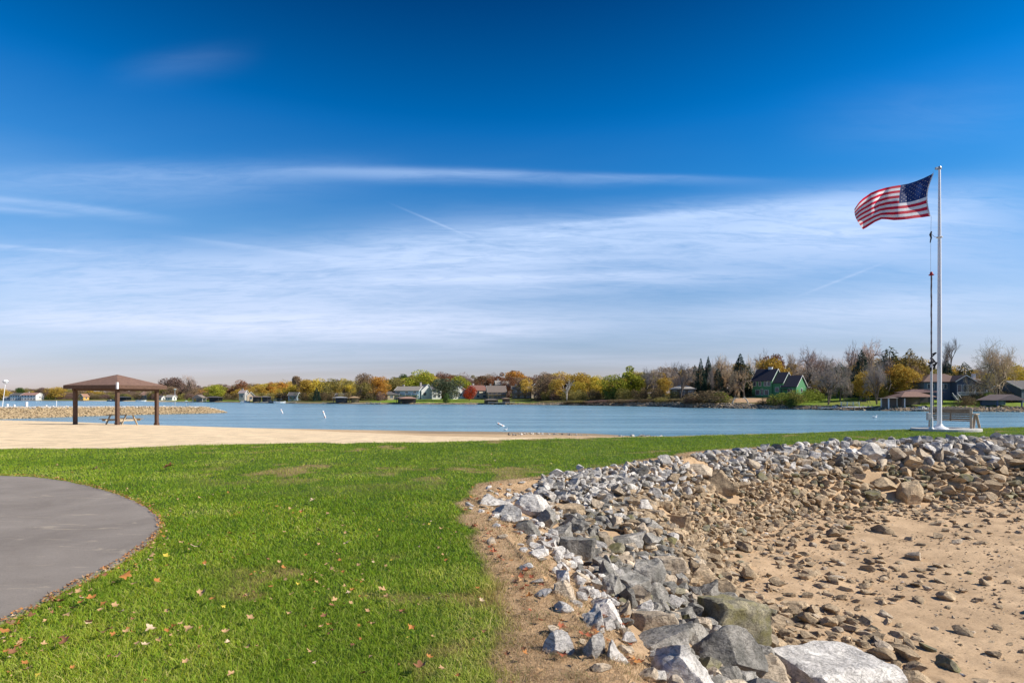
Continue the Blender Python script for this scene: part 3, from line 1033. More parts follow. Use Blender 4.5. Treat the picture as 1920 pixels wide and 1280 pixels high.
cand.sort(key=app, reverse=True)
ind = cand[:255]
rest = cand[255:]


def rock_label(r):
    x, y, z, sx, sy, sz, rz, mt, mi, lab = r
    t = float(slope_t(np.array([x]), np.array([y]))[0])
    c = {'white': 'whitish', 'grey': 'grey', 'tan': 'tan', 'cream': 'cream', 'green': 'olive brown'}[mt]
    if y > 10.5:
        zone = 'in the upper courses of the far rock wall' if t < .5 else ('in the lower courses of the far rock wall' if t <= 1 else 'on the sand below the far rock wall')
    else:
        zone = 'along the lawn side of the near rock bank' if t < .35 else ('in the middle of the near rock bank' if t <= 1 else 'on the cove sand by the near bank')
    return '%s angular rock %s' % (c, zone), 'rocks ' + zone + ', ' + c


srcs = {}
for r in rock_sites + ind:
    x, y, z, sx, sy, sz, rz, mt, mi, lab = r
    big = lab is not None or app(r) > .045
    me = (BIG if lab is not None else (BIG if big else MED))[mi % (9 if (lab is not None) else 9 if big else 10)]
    if id(me) in srcs:
        o = srcs[id(me)].copy(); COL.objects.link(o)
    else:
        o = link('rock', me, RM[mt], objmat=True)
        srcs[id(me)] = o
    o.name = 'rock'
    o.material_slots[0].link = 'OBJECT'
    o.material_slots[0].material = RM[mt]
    o.location = (x, y, z); o.scale = (sx, sy, sz)
    tilt = .12 if lab else .35
    o.rotation_euler = (random.uniform(-tilt, tilt), random.uniform(-tilt, tilt), rz)
    for k in ('label', 'category', 'group'):
        if k in o: del o[k]
    if lab:
        setp(o, lab, 'rock')
    else:
        l, g = rock_label(r)
        setp(o, l, 'rock', g)


def rock_pile(name, sites, label, cat, sub=2, mats=None, geos=None):
    """many small stones as one mesh"""
    geos = geos or [rock_geo(300 + i, sub, .05) for i in range(12)]
    names = sorted({r[7] for r in sites})
    V, Fc, MI, VAR = [], [], [], []
    off = 0
    for r in sites:
        x, y, z, sx, sy, sz, rz, mt, mi, lab = r
        v, f = geos[random.randrange(len(geos))]
        ax, ay = random.uniform(-.35, .35), random.uniform(-.35, .35)
        M = np.array((Matrix.Rotation(rz, 3, 'Z') @ Matrix.Rotation(ax, 3, 'X') @ Matrix.Rotation(ay, 3, 'Y')))
        p = (v * (sx, sy, sz)) @ M.T + (x, y, z)
        V.append(p); Fc.append(f + off); off += len(v)
        MI.append(np.full(len(f), names.index(mt))); VAR.append(np.full(len(v), random.random()))
    Fc = np.concatenate(Fc)
    me = np_mesh(name, np.concatenate(V), Fc.ravel(), np.full(len(Fc), 3), False)
    for n_ in names: me.materials.append((mats or RM)[n_])
    me.polygons.foreach_set('material_index', np.concatenate(MI).astype(np.int32))
    a = me.attributes.new('var', 'FLOAT', 'POINT'); a.data.foreach_set('value', np.concatenate(VAR).astype(np.float32))
    return setp(link(name, me), label, cat, kind='stuff')


rest_small = [r for r in rest if r[3] < .075]
rest_mid = [r for r in rest if r[3] >= .075]
rock_pile('loose_rocks', rest_mid, 'mixed white grey and tan loose rocks filling the cove bank and wall', 'rocks', 2)
rock_pile('pebbles', rest_small, 'small tan pebbles scattered over the dry sandy cove floor', 'pebbles', 1)
print('ROCKS', len(cand), len(rest_mid), len(rest_small))

# ------------------------------------------------------------------ leaves on the ground
def leaf_geo(seed):
    r = random.Random(seed)
    pts = []
    lobes = 5
    for i in range(lobes * 4):
        a = i / (lobes * 4) * 2 * math.pi
        k = [1.0, .86, .60, .84][i % 4]
        k *= .85 + .3 * r.random()
        if abs(a - math.pi) < .4: k *= .6
        pts.append((math.cos(a) * k * .5, math.sin(a) * k * .5))
    c1, c2, c3 = r.uniform(.5, 1.7), r.uniform(-.6, 1.2), r.uniform(-.6, .6)
    v = [(0, 0, 0.0)] + [(x * .5, y * .5, (c1 * y * y + c2 * x * x + c3 * x * y) * .25) for x, y in pts] + [(x, y, c1 * y * y + c2 * x * x + c3 * x * y + r.uniform(-.04, .05)) for x, y in pts]
    n = len(pts)
    f = [(0, 1 + i, 1 + (i + 1) % n) for i in range(n)]
    f += [(1 + i, 1 + n + i, 1 + n + (i + 1) % n) for i in range(n)] + [(1 + i, 1 + n + (i + 1) % n, 1 + (i + 1) % n) for i in range(n)]
    return np.array(v), np.array(f)


def leafmat(name, c, d):
    m = mat_simple(name, c, .7, .3, 25, col2=d, spec=.2)
    return m


LM = {'tan': leafmat('leaf_tan', (.56, .36, .19), (.38, .22, .10)), 'orange': leafmat('leaf_orange', (.50, .22, .06), (.34, .13, .04)),
      'brown': leafmat('leaf_brown', (.32, .15, .075), (.20, .09, .045)), 'pale': leafmat('leaf_pale', (.66, .50, .34), (.48, .34, .2)),
      'red': leafmat('leaf_red', (.42, .13, .06), (.28, .08, .04)), 'yellow': leafmat('leaf_yellow', (.62, .50, .08), (.5, .36, .05))}
LG = [leaf_geo(i) for i in range(6)]
LME = [np_mesh('fallen_leaf', v, f.ravel(), np.full(len(f), 3), True) for v, f in LG]
lc = {'tan': 'tan', 'orange': 'orange', 'brown': 'brown', 'pale': 'pale beige', 'red': 'reddish', 'yellow': 'yellow'}
leaves = []
KNOWN = [(283, 1195, 19, 'pale'), (468, 1175, 18, 'tan'), (378, 1125, 18, 'tan'), (650, 1028, 14, 'pale'), (235, 1095, 22, 'orange'), (170, 1137, 18, 'orange'),
         (216, 1148, 14, 'tan'), (195, 1145, 14, 'orange'), (168, 1183, 20, 'tan'), (190, 1205, 22, 'brown'), (120, 1222, 22, 'brown'), (60, 1215, 18, 'tan'),
         (355, 1195, 18, 'tan'), (220, 1250, 16, 'tan'), (395, 1195, 11, 'tan'), (295, 1103, 16, 'orange'), (398, 1137, 13, 'orange'), (372, 1035, 22, 'pale'),
         (315, 882, 19, 'brown'), (178, 887, 15, 'tan'), (587, 944, 11, 'pale'), (545, 961, 10, 'tan'), (430, 1008, 10, 'orange'), (450, 1018, 12, 'tan'),
         (438, 1055, 10, 'orange'), (414, 1045, 11, 'orange'), (110, 1145, 22, 'brown'), (535, 1098, 9, 'tan'), (582, 1092, 9, 'red'), (788, 1266, 26, 'brown'),
         (696, 1245, 12, 'tan'), (758, 1162, 11, 'tan'), (898, 1130, 9, 'orange'), (905, 1195, 13, 'brown'), (676, 1128, 8, 'orange'), (533, 1005, 8, 'tan'),
         (600, 1003, 12, 'tan'), (735, 1060, 9, 'yellow'), (565, 966, 8, 'orange'), (55, 1170, 18, 'brown'), (25, 1240, 16, 'brown'), (8, 1200, 22, 'orange'),
         (45, 1262, 16, 'orange'), (30, 1185, 14, 'orange'), (950, 1240, 14, 'brown'), (985, 1238, 14, 'orange'), (310, 1053, 14, 'yellow'), (418, 1150, 10, 'yellow')]
for px, y, w, c in KNOWN:
    D = -G0 * F / (y - HY)
    leaves.append(((px - 960) / F * D, D, w / F * D, c))
n = 26000
s = rng.uniform(-1.1, 1.1, n); D = np.exp(rng.uniform(math.log(2.8), math.log(24), n))
x, y = s * D, D
g, dry, t, dg, px = lawn_masks(x, y)
pd = path_dist(x, y); onp = on_path(x, y)
dens = .024 + .9 * np.exp(-pd / .07) * (y < 11) + .25 * np.exp(-pd / .2) * (y < 6.5) + .12 * np.exp(-pd / .5) * (y < 8) + .10 * (vnoise(x, y, 1.5, 61) > .62) * (px < 900)
dens = np.where(t > -.3, .03, dens)
keep = (rng.uniform(0, 1, n) < dens * .9) & (y < dg) & (t < .05) & ~onp
for i in np.where(keep)[0]:
    leaves.append((x[i], y[i], random.uniform(.018, .055) * (.55 if pd[i] < .1 else 1), pick(('tan', 5), ('orange', 3), ('brown', 2), ('pale', 1), ('yellow', .4))))
# litter caught between the rocks
n = 2600
s = rng.uniform(-.1, .6, n); D = np.exp(rng.uniform(math.log(3), math.log(13), n))
xr, yr = s * D, D
tr = slope_t(xr, yr)
kr = (tr > -.30) & (tr < .5) & (yr > 0) & (rng.uniform(0, 1, n) < np.where(tr < .35, .95, .12) * sstep(.4, .62, vnoise(xr, yr, .35, 63)))
print('LEAVES', len(leaves), kr.sum())
litter = [(xr[i], yr[i], random.uniform(.03, .08), pick(('red', 4), ('brown', 4), ('orange', 3), ('tan', 2))) for i in np.where(kr)[0]]
def lapp(l):
    px = 960 + F * l[0] / l[1]
    return l[2] / l[1] if -20 < px < 1940 and l[1] > 3.0 else -1
leaves.sort(key=lapp, reverse=True)
for i, (x_, y_, w_, c_) in enumerate(leaves[:290]):
    me = LME[i % 6]
    if i < 6:
        o = link('fallen_leaf', me, LM[c_], objmat=True)
    else:
        o = lsrc[i % 6].copy(); COL.objects.link(o); o.name = 'fallen_leaf'
        o.material_slots[0].link = 'OBJECT'; o.material_slots[0].material = LM[c_]
    if i == 0: lsrc = {}
    if i < 6: lsrc[i % 6] = o
    o.location = (x_, y_, ground1(x_, y_) + .045 + .25 * w_)
    o.rotation_euler = (random.uniform(-.45, .45), random.uniform(-.45, .45), random.uniform(0, 6.28))
    o.scale = (w_ * 1.0,) * 3
    px_ = 960 + F * x_ / y_
    d_ = float(path_dist(np.array([x_]), np.array([y_]))[0])
    where = 'at the edge of the asphalt path' if d_ < .35 else ('on the near lawn left of the rocks' if y_ < 5.5 else ('on the middle of the lawn' if y_ < 10 else 'on the lawn toward the beach'))
    setp(o, '%s fallen leaf curled %s' % (lc[c_], where), 'leaf', '%s leaves %s' % (lc[c_], where))
rl = leaves[290:]
for i in range(len(PATH) - 1):
    (ax, ay), (bx, by) = PATH[i], PATH[i + 1]
    if ay > 12 or ay < 2.8 or by < 2.8: continue
    L_ = math.hypot(bx - ax, by - ay); m_ = min(ay, by)
    for j in range(int(L_ * (110 if m_ < 6 else 70))):
        t_ = random.random(); off_ = abs(random.gauss(0, .055)) - .025
        nx, ny = (by - ay) / L_, -(bx - ax) / L_
        rl.append((ax + (bx - ax) * t_ - nx * off_, ay + (by - ay) * t_ - ny * off_, random.uniform(.012, .034), pick(('brown', 3), ('orange', 4), ('tan', 3))))
for nm, lst, lab, zo in (('leaf_litter', rl, 'tiny tan and orange leaves strewn over the lawn and path edge', .04), ('rock_litter', litter, 'rust brown leaves caught between the rocks beside the lawn', .03)):
    V, Fc, MI = [], [], []; off = 0; names = sorted({l[3] for l in lst})
    xs = np.array([l[0] for l in lst]); ys = np.array([l[1] for l in lst]); zs = ground(xs, ys)
    for l, z_ in zip(lst, zs):
        v, f = LG[random.randrange(6)]
        M = np.array(Matrix.Rotation(random.uniform(0, 6.28), 3, 'Z') @ Matrix.Rotation(random.uniform(-.6, .6), 3, 'X'))
        V.append((v * l[2]) @ M.T + (l[0], l[1], z_ + zo)); Fc.append(f + off); off += len(v)
        MI.append(np.full(len(f), names.index(l[3])))
    Fc = np.concatenate(Fc)
    me = np_mesh(nm, np.concatenate(V), Fc.ravel(), np.full(len(Fc), 3), True)
    for n_ in names: me.materials.append(LM[n_])
    me.polygons.foreach_set('material_index', np.concatenate(MI).astype(np.int32))
    setp(link(nm, me), lab, 'leaves', kind='stuff')

# ------------------------------------------------------------------ shelter and picnic table
WOOD = mat_simple('brown_timber', (.11, .062, .042), .7, .3, 6, .3, 40)
SHING = None


def mat_shingle(name, c1, c2):
    m = bpy.data.materials.new(name); m.use_nodes = True
    N = NT(m.node_tree); b = N.n['Principled BSDF']
    tc = N.new('ShaderNodeTexCoord').outputs['Object']
    n = N.noise(tc, 2.5, 5, .7); n2 = N.noise(N.mapping(tc, (3, 3, 14)), 3, 3, .6)
    c = N.ramp(n, [(.3, c2), (.7, c1)])
    c = N.mix(1, c, N.ramp(n2, [(.35, (.72, .72, .72)), (.6, (1, 1, 1))]), 'MULTIPLY')
    N.put(b.inputs['Base Color'], c); b.inputs['Roughness'].default_value = .9
    return m


SHING = mat_shingle('shelter_shingles', (.27, .155, .11), (.18, .10, .07))
PSUN = mat_simple('sunlit_table_wood', (.46, .37, .25), .8, .3, 8, .3, 40)  # table wood lightened in colour to look sunlit, for legs and braces
TABLE = mat_simple('treated_wood', (.30, .24, .16), .8, .35, 8, .3, 40)
WHITEP = mat_simple('white_paint', (.80, .80, .80), .45, .06, 3)
CONC = mat_simple('concrete', (.55, .52, .48), .9, .15, 5, .3, 60)


def shelter():
    D = 45.3
    px = 220
    c = P(px, D)
    base = -2.3
    root = empty('picnic_shelter', (c.x, c.y, base), 'open brown timber shelter with a low pyramid shingle roof on the beach', 'shelter', rz=R(45 + math.degrees(math.atan2(c.x, c.y)) * 0 + 0.0))
    root.rotation_euler[2] = R(45 + 34.7)
    a = 1.88       # half side of the posts
    for sx, sy in ((-1, -1), (1, -1), (1, 1), (-1, 1)):
        mb = MB(); x, y = sx * a, sy * a
        mb.box(x - .115, x + .115, y - .115, y + .115, -.6, 2.70)
        mb.box(x - .15, x + .15, y - .15, y + .15, -.6, .08)
        mb.build('post', WOOD, root, bevel=.012)
    mb = MB()
    for k in (-1, 1):
        mb.box(-a - .2, a + .2, k * a - .09, k * a + .09, 2.70, 3.0)
    for k in (-1, 1):
        mb.box(k * a - .09, k * a + .09, -a + .092, a - .092, 2.703, 2.997)
    mb.build('beam', WOOD, root)
    e = 2.40
    z0, z1, za = 2.84, 3.12, 4.0
    mb = MB()
    vs = [(-e, -e, z1), (e, -e, z1), (e, e, z1), (-e, e, z1), (0, 0, za)]
    mb.add(vs, [(0, 1, 4), (1, 2, 4), (2, 3, 4), (3, 0, 4)])
    vs2 = [(-e, -e, z1 - .02), (e, -e, z1 - .02), (e, e, z1 - .02), (-e, e, z1 - .02), (0, 0, za - .10)]
    mb.add(vs2, [(1, 0, 4), (2, 1, 4), (3, 2, 4), (0, 3, 4)])
    rf = mb.build('roof', SHING, root)
    f = MB()
    f.box(-e, e, -e, -e + .04, z0, z1 - .003); f.box(-e, e, e - .04, e, z0, z1 - .003)
    f.box(-e, -e + .04, -e + .042, e - .042, z0, z1 - .003); f.box(e - .04, e, -e + .042, e - .042, z0, z1 - .003)
    f.build('fascia', WOOD, rf)
    # pale corner cap on the corner nearest the camera
    cc = MB(); cc.box(-e - .06, -e + .06, -e - .06, -e + .06, z0 - .02, z1 + .2)
    o = cc.build('corner_cap', WHITEP, rf)
    rd = MB()
    for sx, sy in ((-1, -1), (1, -1), (1, 1), (-1, 1)):
        rd.bar((sx * e * .97, sy * e * .97, z1 - .12), (0, 0, za - .2), .08, .16)
    rd.build('rafter', WOOD, root)


shelter()


def picnic_table():
    D = 44.6
    c = P(228, D)
    gz = ground1(c.x, c.y) + .02
    root = empty('picnic_table', (c.x, c.y, gz), 'wooden picnic table with attached benches under the beach shelter', 'picnic table', rz=R(-24))
    t = MB()
    for k in range(5): t.box(-1.25, 1.25, -.38 + k * .155, -.38 + k * .155 + .14, .74, .785)
    t.build('table_top', TABLE, root)
    for s in (-1, 1):
        b = MB()
        for k in range(2): b.box(-1.25, 1.25, s * .78 - .14 + k * .145, s * .78 - .01 + k * .145, .42, .465)
        b.build('bench', TABLE, root)
        for e in (-1, 1):
            l = MB(); l.bar((e * .95, s * .62, -.05), (e * .95, s * .26, .74), .05, .14, up=Vector((1, 0, 0)))
            l.build('leg', PSUN, root)
    for e in (-1, 1):
        l = MB(); l.bar((e * .9, -.9, .35), (e * .9, .9, .35), .05, .14)
        l.build('cross_brace', PSUN, root)


picnic_table()

# ------------------------------------------------------------------ flagpole, flag, bench
FD = 24.8
FX = (1761.5 - 960) / F * FD
FZ = ground1(FX, FD)
padtop = (HY - 803.5) / F * FD
POLE = mat_simple('white_pole', (.82, .82, .84), .35, .05, 2, spec=.5)
GALV = mat_simple('galvanised', (.45, .46, .47), .45, .2, 6, metal=.5)
DARKP = mat_simple('dark_rope', (.05, .045, .05), .8, .4, 20)


def flag_area():
    # concrete pad
    mb = MB()
    n = 40
    ring = [(FX + .62 + 1.42 * math.cos(2 * math.pi * k / n), FD + .45 + 1.0 * math.sin(2 * math.pi * k / n)) for k in range(n)]
    vs = [(x, y, FZ - .2) for x, y in ring] + [(x, y, padtop) for x, y in ring]
    mb.add(vs, [tuple(range(n))[::-1], tuple(range(n, 2 * n))] + [(i, (i + 1) % n, n + (i + 1) % n, n + i) for i in range(n)])
    o = mb.build('concrete_pad', CONC, bevel=.02)
    setp(o, 'low oval concrete pad carrying the flagpole and the bench', 'concrete pad')
    h = (HY - 317) / F * FD - padtop
    root = empty('flagpole', (FX, FD, padtop), 'tall white flagpole flying the flag beside the bench', 'flagpole')
    mb = MB(); mb.lathe([(.090, 0), (.088, .3), (.079, h * .4), (.065, h * .7), (.045, h - .02), (.040, h)], n=20)
    mb.build('pole', POLE, root, smooth=True)
    mb = MB(); mb.lathe([(.34, -.01), (.32, .03), (.22, .08), (.15, .13), (.11, .18), (.10, .21)], n=24)
    mb.build('base_collar', POLE, root, smooth=True)
    mb = MB(); mb.box(-.17, .07, -.045, .045, h - .02, h + .07); mb.lathe([(.07, 0), (.075, .05), (.05, .11)], c=(0, 0, h + .0), n=12)
    mb.build('truck', GALV, root)
    # halyard
    def L(px, y, dy=0): return Vector(((px - 960) / F * FD - FX, dy, (HY - y) / F * FD - padtop))
    mb = MB()
    mb.tube([L(1750, 322), L(1749, 327)], .006, 5)
    mb.tube([L(1746, 405), L(1745.5, 430), L(1745, 470), L(1745.2, 560), L(1746, 690), L(1752, 770)], .006, 5)
    mb.tube([L(1746, 438), L(1752, 444), L(1758, 446)], .009, 5)
    mb.build('halyard', mat_simple('rope', (.55, .55, .58), .8), root)
    mb = MB(); mb.lathe([(.085, 0), (.12, .01), (.12, .05), (.085, .06)], c=(0, 0, L(0, 446).z), n=14)
    mb.build('pole_ring', POLE, root)
    mb = MB(); mb.tube([L(1746.5, 434), L(1744.5, 440), L(1746, 446), L(1744, 455)], [.03, .05, .035, .02], 6)
    mb.build('snap_clip', DARKP, root)


flag_area()


def flag():
    Rr, Wt, Bl = (mat_flag(n, c) for n, c in (('flag_red', (.66, .02, .06)), ('flag_white', (.88, .87, .90)), ('flag_blue', (.018, .045, .17))))
    tu = [0, .1, .2, .3, .4, .5, .6, .7, .8, .9, .96, 1]
    tx = [1749.5, 1732, 1717, 1703, 1689, 1675, 1661, 1647, 1633, 1618, 1610, 1602]; ty = [325.5, 334, 340, 344.5, 347, 349, 352, 356, 361.5, 372, 380, 392]
    bx = [1743.5, 1730, 1716, 1702, 1689, 1676, 1664, 1653, 1641, 1630, 1624, 1618]; by = [405.5, 407.5, 409, 411, 412.3, 413, 411.5, 411, 416, 423, 427, 430]
    def S(u, v):
        X0, Y0 = np.interp(u, tu, tx), np.interp(u, tu, ty)
        X1, Y1 = np.interp(u, tu, bx), np.interp(u, tu, by)
        px = X0 + (X1 - X0) * v; py = Y0 + (Y1 - Y0) * v
        px -= 8.5 * math.sin(math.pi * v) * (1 - u) ** 2
        px -= 5 * math.sin(math.pi * v) * u ** 6
        py += 2.6 * math.sin(2 * math.pi * (u * 1.5 + v * .2)) * math.sin(math.pi * v) * u
        d = .24 * math.sin(2 * math.pi * (u * 1.35 + v * .38 - .08)) * min(1, u * 3) + .10 * math.sin(2 * math.pi * (u * 3.3 - v * .9)) * min(1, u * 2) + .2 * u + .12 * math.sin(math.pi * v) * (1 - u)
        dd = FD + d
        return Vector(((px - 960) / F * dd, dd, (HY - py) / F * dd))
    hoist = S(0, 0)
    root = empty('flag', hoist, 'red white and blue flag with stars and stripes streaming left from the white flagpole', 'flag')
    nu, nr, sub = 90, 13, 4
    uc = .4
    us = sorted(set([round(i / nu, 5) for i in range(nu + 1)] + [uc]))
    vs_, fs, mi = [], [], []
    nv = nr * sub
    for u in us:
        for j in range(nv + 1): vs_.append(S(u, j / nv) - hoist)
    for i in range(len(us) - 1):
        for j in range(nv):
            a = i * (nv + 1) + j
            fs.append((a, a + 1, a + nv + 2, a + nv + 1))
            row = j // sub
            mi.append(2 if (us[i] < uc - 1e-6 and row < 7) else (0 if row % 2 == 0 else 1))
    me = bpy.data.meshes.new('cloth'); me.from_pydata(vs_, [], fs)
    for m_ in (Rr, Wt, Bl): me.materials.append(m_)
    me.polygons.foreach_set('material_index', mi); me.shade_smooth()
    link('cloth', me, None, root)
    mb = MB()
    for r_ in range(9):
        cnt = 6 if r_ % 2 == 0 else 5
        for k in range(cnt):
            cu = uc * ((2 * k + 1 + (r_ % 2)) / 12); cv = (7 / 13) * ((r_ + 1) / 10)
            nrm = (S(cu + .01, cv) - S(cu - .01, cv)).cross(S(cu, cv + .01) - S(cu, cv - .01)).normalized()
            for side in (-1, 1):
                p = [S(cu, cv) - hoist + nrm * .008 * side]
                for q in range(10):
                    rr = .0155 if q % 2 == 0 else .0065
                    an = math.pi * q / 5
                    p.append(S(cu + rr * .58 * math.sin(an) * 1.25, cv - rr * 1.25 * math.cos(an)) - hoist + nrm * .008 * side)
                mb.add(p, [(0, 1 + q, 1 + (q + 1) % 10) for q in range(10)])
    mb.build('stars', Wt, root)
    mb = MB(); mb.tube([S(0, j / 10) - hoist for j in range(11)], .028, 6)
    mb.build('heading', Wt, root)


def mat_flag(name, c):
    m = bpy.data.materials.new(name); m.use_nodes = True
    N = NT(m.node_tree); b = N.n['Principled BSDF']
    tc = N.new('ShaderNodeTexCoord').outputs['Object']
    n = N.noise(tc, 8, 3)
    col = N.ramp(n, [(.3, tuple(x * .88 for x in c)), (.7, c)])
    N.put(b.inputs['Base Color'], col); b.inputs['Roughness'].default_value = .8
    tr = N.new('ShaderNodeBsdfTranslucent'); N.put(tr.inputs[0], col)
    mx = N.new('ShaderNodeMixShader'); mx.inputs[0].default_value = .55
    N.l.new(b.outputs[0], mx.inputs[1]); N.l.new(tr.outputs[0], mx.inputs[2])
    N.l.new(mx.outputs[0], N.n['Material Output'].inputs[0])
    return m


flag()


def side_pole():
    D = FD - .1
    x = (1746.3 - 960) / F * D
    h = (HY - 516) / F * D - padtop
    root = empty('signal_pole', (x, D, padtop), 'thin pole with a red cap and a small box left of the flagpole', 'pole')
    z1 = (HY - 680) / F * D - padtop
    mb = MB(); mb.tube([(0, 0, 0), (0, 0, z1)], .042, 10); mb.build('lower_tube', mat_simple('pipe_white', (.7, .68, .68), .4, .1), root, smooth=True)
    mb = MB()
    pts = [(.003 * math.sin(k * 1.1), .003 * math.cos(k * .9), z1 + (h - z1) * k / 26) for k in range(27)]
    mb.tube(pts, [.030 + .004 * math.sin(k * 2.3) for k in range(27)], 8)
    mb.build('upper_rod', mat_simple('dark_rod', (.13, .11, .12), .6, .5, 9), root, smooth=True)
    mb = MB(); mb.lathe([(.03, -.02), (.10, .0), (.105, .03), (.06, .04), (.055, .12), (.03, .15)], c=(0, 0, h), n=14)
    mb.build('red_cap', mat_simple('red_paint', (.42, .02, .03), .5), root, smooth=True)
    mb = MB()
    for k in range(9):
        a = k * .75
        z = z1 + .05 + random.uniform(-.35, .35)
        mb.tube([(0, 0, z), (.16 * math.cos(a) + .06, .1 * math.sin(a), z + random.uniform(-.1, .16)), (.09 + .14 * math.sin(a), .04, z - .18)], [.03, .045, .02], 6)
    mb.build('rope_bundle', DARKP, root)
    mb = MB(); mb.box(-.19, -.045, -.06, .06, .38, .68)
    mb.build('control_box', GALV, root, bevel=.01)
    mb = MB(); mb.lathe([(.10, 0), (.09, .04), (.06, .07), (.06, .5)], n=12); mb.build('foot', WHITEP, root, smooth=True)


side_pole()


def bench():
    D = FD + .75
    x0, x1 = (1743 - 960) / F * D, (1821 - 960) / F * D
    w = 1.48
    root = empty('bench', ((x0 + x1) / 2, D, padtop), 'weathered slatted wooden bench facing the lake, seen from behind', 'bench', rz=R(-50))
    BW = mat_simple('bench_wood', (.235, .175, .12), .8, .35, 8, .4, 30)
    BL = mat_simple('bench_wood_pale', (.42, .34, .26), .8, .3, 8, .3, 30)
    top = (HY - 763.5) / F * D - padtop
    hw = w / 2
    bk = MB()
    zs = [top - .13 - .0, ]
    lo = (HY - 789) / F * D - padtop
    bk.box(-hw + .05, hw - .05, -.03, .0, top - .27, top - .08)
    z = top - .285
    while z - .075 > lo:
        bk.box(-hw + .05, hw - .05, -.03 + (top - z) * .06, .0 + (top - z) * .06, z - .072, z)
        z -= .094
    bk.box(-.03, .03, .004, .03, lo, top - .08)
    bk.build('backrest', BW, root)
    mb = MB(); mb.box(-hw, hw, -.05, .03, top - .08, top); mb.build('top_rail', BL, root)
    st = MB()
    for k in range(5): st.box(-hw + .05, hw - .05, .10 + k * .10, .19 + k * .10, lo - .0, lo + .035)
    st.build('seat', BW, root)
    for s in (-1, 1):
        lg = MB()
        lg.bar((s * hw, 0, 0), (s * hw, -.01, top - .02), .09, .07, up=Vector((0, 1, 0))); lg.build('leg', BL, root)
        lg = MB(); lg.bar((s * (hw + .18), .60, 0), (s * (hw + .10), .40, lo + .30), .09, .06, up=Vector((0, 1, 0))); lg.build('leg', BL, root)
        lg = MB(); lg.bar((s * (hw + .02), .30, 0), (s * (hw + .06), .36, lo + .28), .09, .06, up=Vector((0, 1, 0))); lg.build('leg', BL, root)
        ar = MB(); ar.box(s * (hw + .08) - .09, s * (hw + .08) + .09, -.02, .66, lo + .30, lo + .345); ar.build('armrest', BL, root)


bench()

# ------------------------------------------------------------------ breakwater, posts, lamps, buoys, birds
RM['gold'] = mat_rock('stone_gold', (.58, .44, .26), (.46, .34, .2), (.3, .22, .13))


def breakwater():
    # spine from the beach to the tip
    pts = [(-700, 88, 2.2), (-200, 96, 2.15), (0, 101, 2.1), (100, 108, 2.0), (200, 117, 1.85), (300, 125, 1.7), (385, 131, 1.5), (405, 132, .9), (424, 132.5, .05)]
    px = np.array([p[0] for p in pts]); Dk = np.array([p[1] for p in pts]); Hk = np.array([p[2] for p in pts]) * .86
    q = np.linspace(-700, 424, 260)
    D = np.interp(q, px, Dk); H = np.interp(q, px, Hk)
    prof = [(-1.9, -.35), (-1.0, .0), (-.35, .72), (-.22, .93), (-.15, 1.0), (.15, 1.0), (.5, .4), (1.0, -.3)]
    V = []
    for d, h, p in zip(D, H, q):
        wd = 5.5 * max(h, .3) / 2
        for o, k in prof:
            dd = d + o * wd
            V.append(((p - 960) / F * dd, dd, W + h * k + .12 * (random.random() - .5)))
    n = len(prof)
    idx = np.arange(len(q) * n).reshape(len(q), n)
    f = np.stack([idx[:-1, :-1], idx[1:, :-1], idx[1:, 1:], idx[:-1, 1:]], -1).reshape(-1, 4)
    me = np_mesh('breakwater', np.array(V), f, np.full(len(f), 4), False)
    me.materials.append(mat_simple('breakwater_fill', (.36, .27, .16), .95, .3, 2))
    root = setp(link('breakwater', me), 'long low stone breakwater running out from the beach behind the shelter', 'breakwater')
    sites = []
    for i in range(8200):
        p = random.uniform(-500, 424)
        d = np.interp(p, px, Dk); h = np.interp(p, px, Hk)
        o = random.uniform(-1.05, .2)
        k = np.interp(o, [a for a, _ in prof], [b for _, b in prof])
        wd = 5.5 * max(h, .3) / 2
        dd = d + o * wd
        s = random.uniform(.28, .6)
        sites.append(((p - 960) / F * dd, dd, W + h * k + .05, s, s * .8, s * .7, random.uniform(0, 6), pick(('gold', 9), ('tan', 1)) if k < .93 else pick(('cream', 3), ('white', 5)), 0, None))
    o = rock_pile('armour_stone', sites, 'yellowish stones covering the breakwater', None, 1)
    o.parent = root
    if 'category' in o: del o['category']
    return px, Dk, Hk


bpx, bD, bH = breakwater()
POSTS = [(14, 765, 8, .16), (27, 768, 10, .14), (50, 766, 13, .2), (87, 764, 5, .12), (100, 766, 4, .12), (106, 764, 13, .05)]
plabs = ['short white post on the breakwater at the left edge', 'white post second from the left edge on the breakwater', 'tallest thick white post on the breakwater', 'small white post left of the shelter on the breakwater',
         'low white post nearest the shelter on the breakwater', 'slender white rod on the breakwater beside the low post']
for (p, yb, hp, w), lab in zip(POSTS, plabs):
    D = float(np.interp(p, bpx, bD)) - .3
    z = W + float(np.interp(p, bpx, bH)) - .15
    zt = (HY - (yb - hp)) / F * D
    root = empty('marker_post', P(p, D, z), lab, 'post')
    h = max(zt - z, .5)
    mb = MB(); mb.lathe([(w, 0), (w, h * .92)], n=12); mb.build('post', WHITEP, root, smooth=True)
    mb = MB(); mb.lathe([(w * 1.15, h * .92), (w * 1.1, h * .97), (w * .5, h)], n=12); mb.build('cap', WHITEP, root, smooth=True)


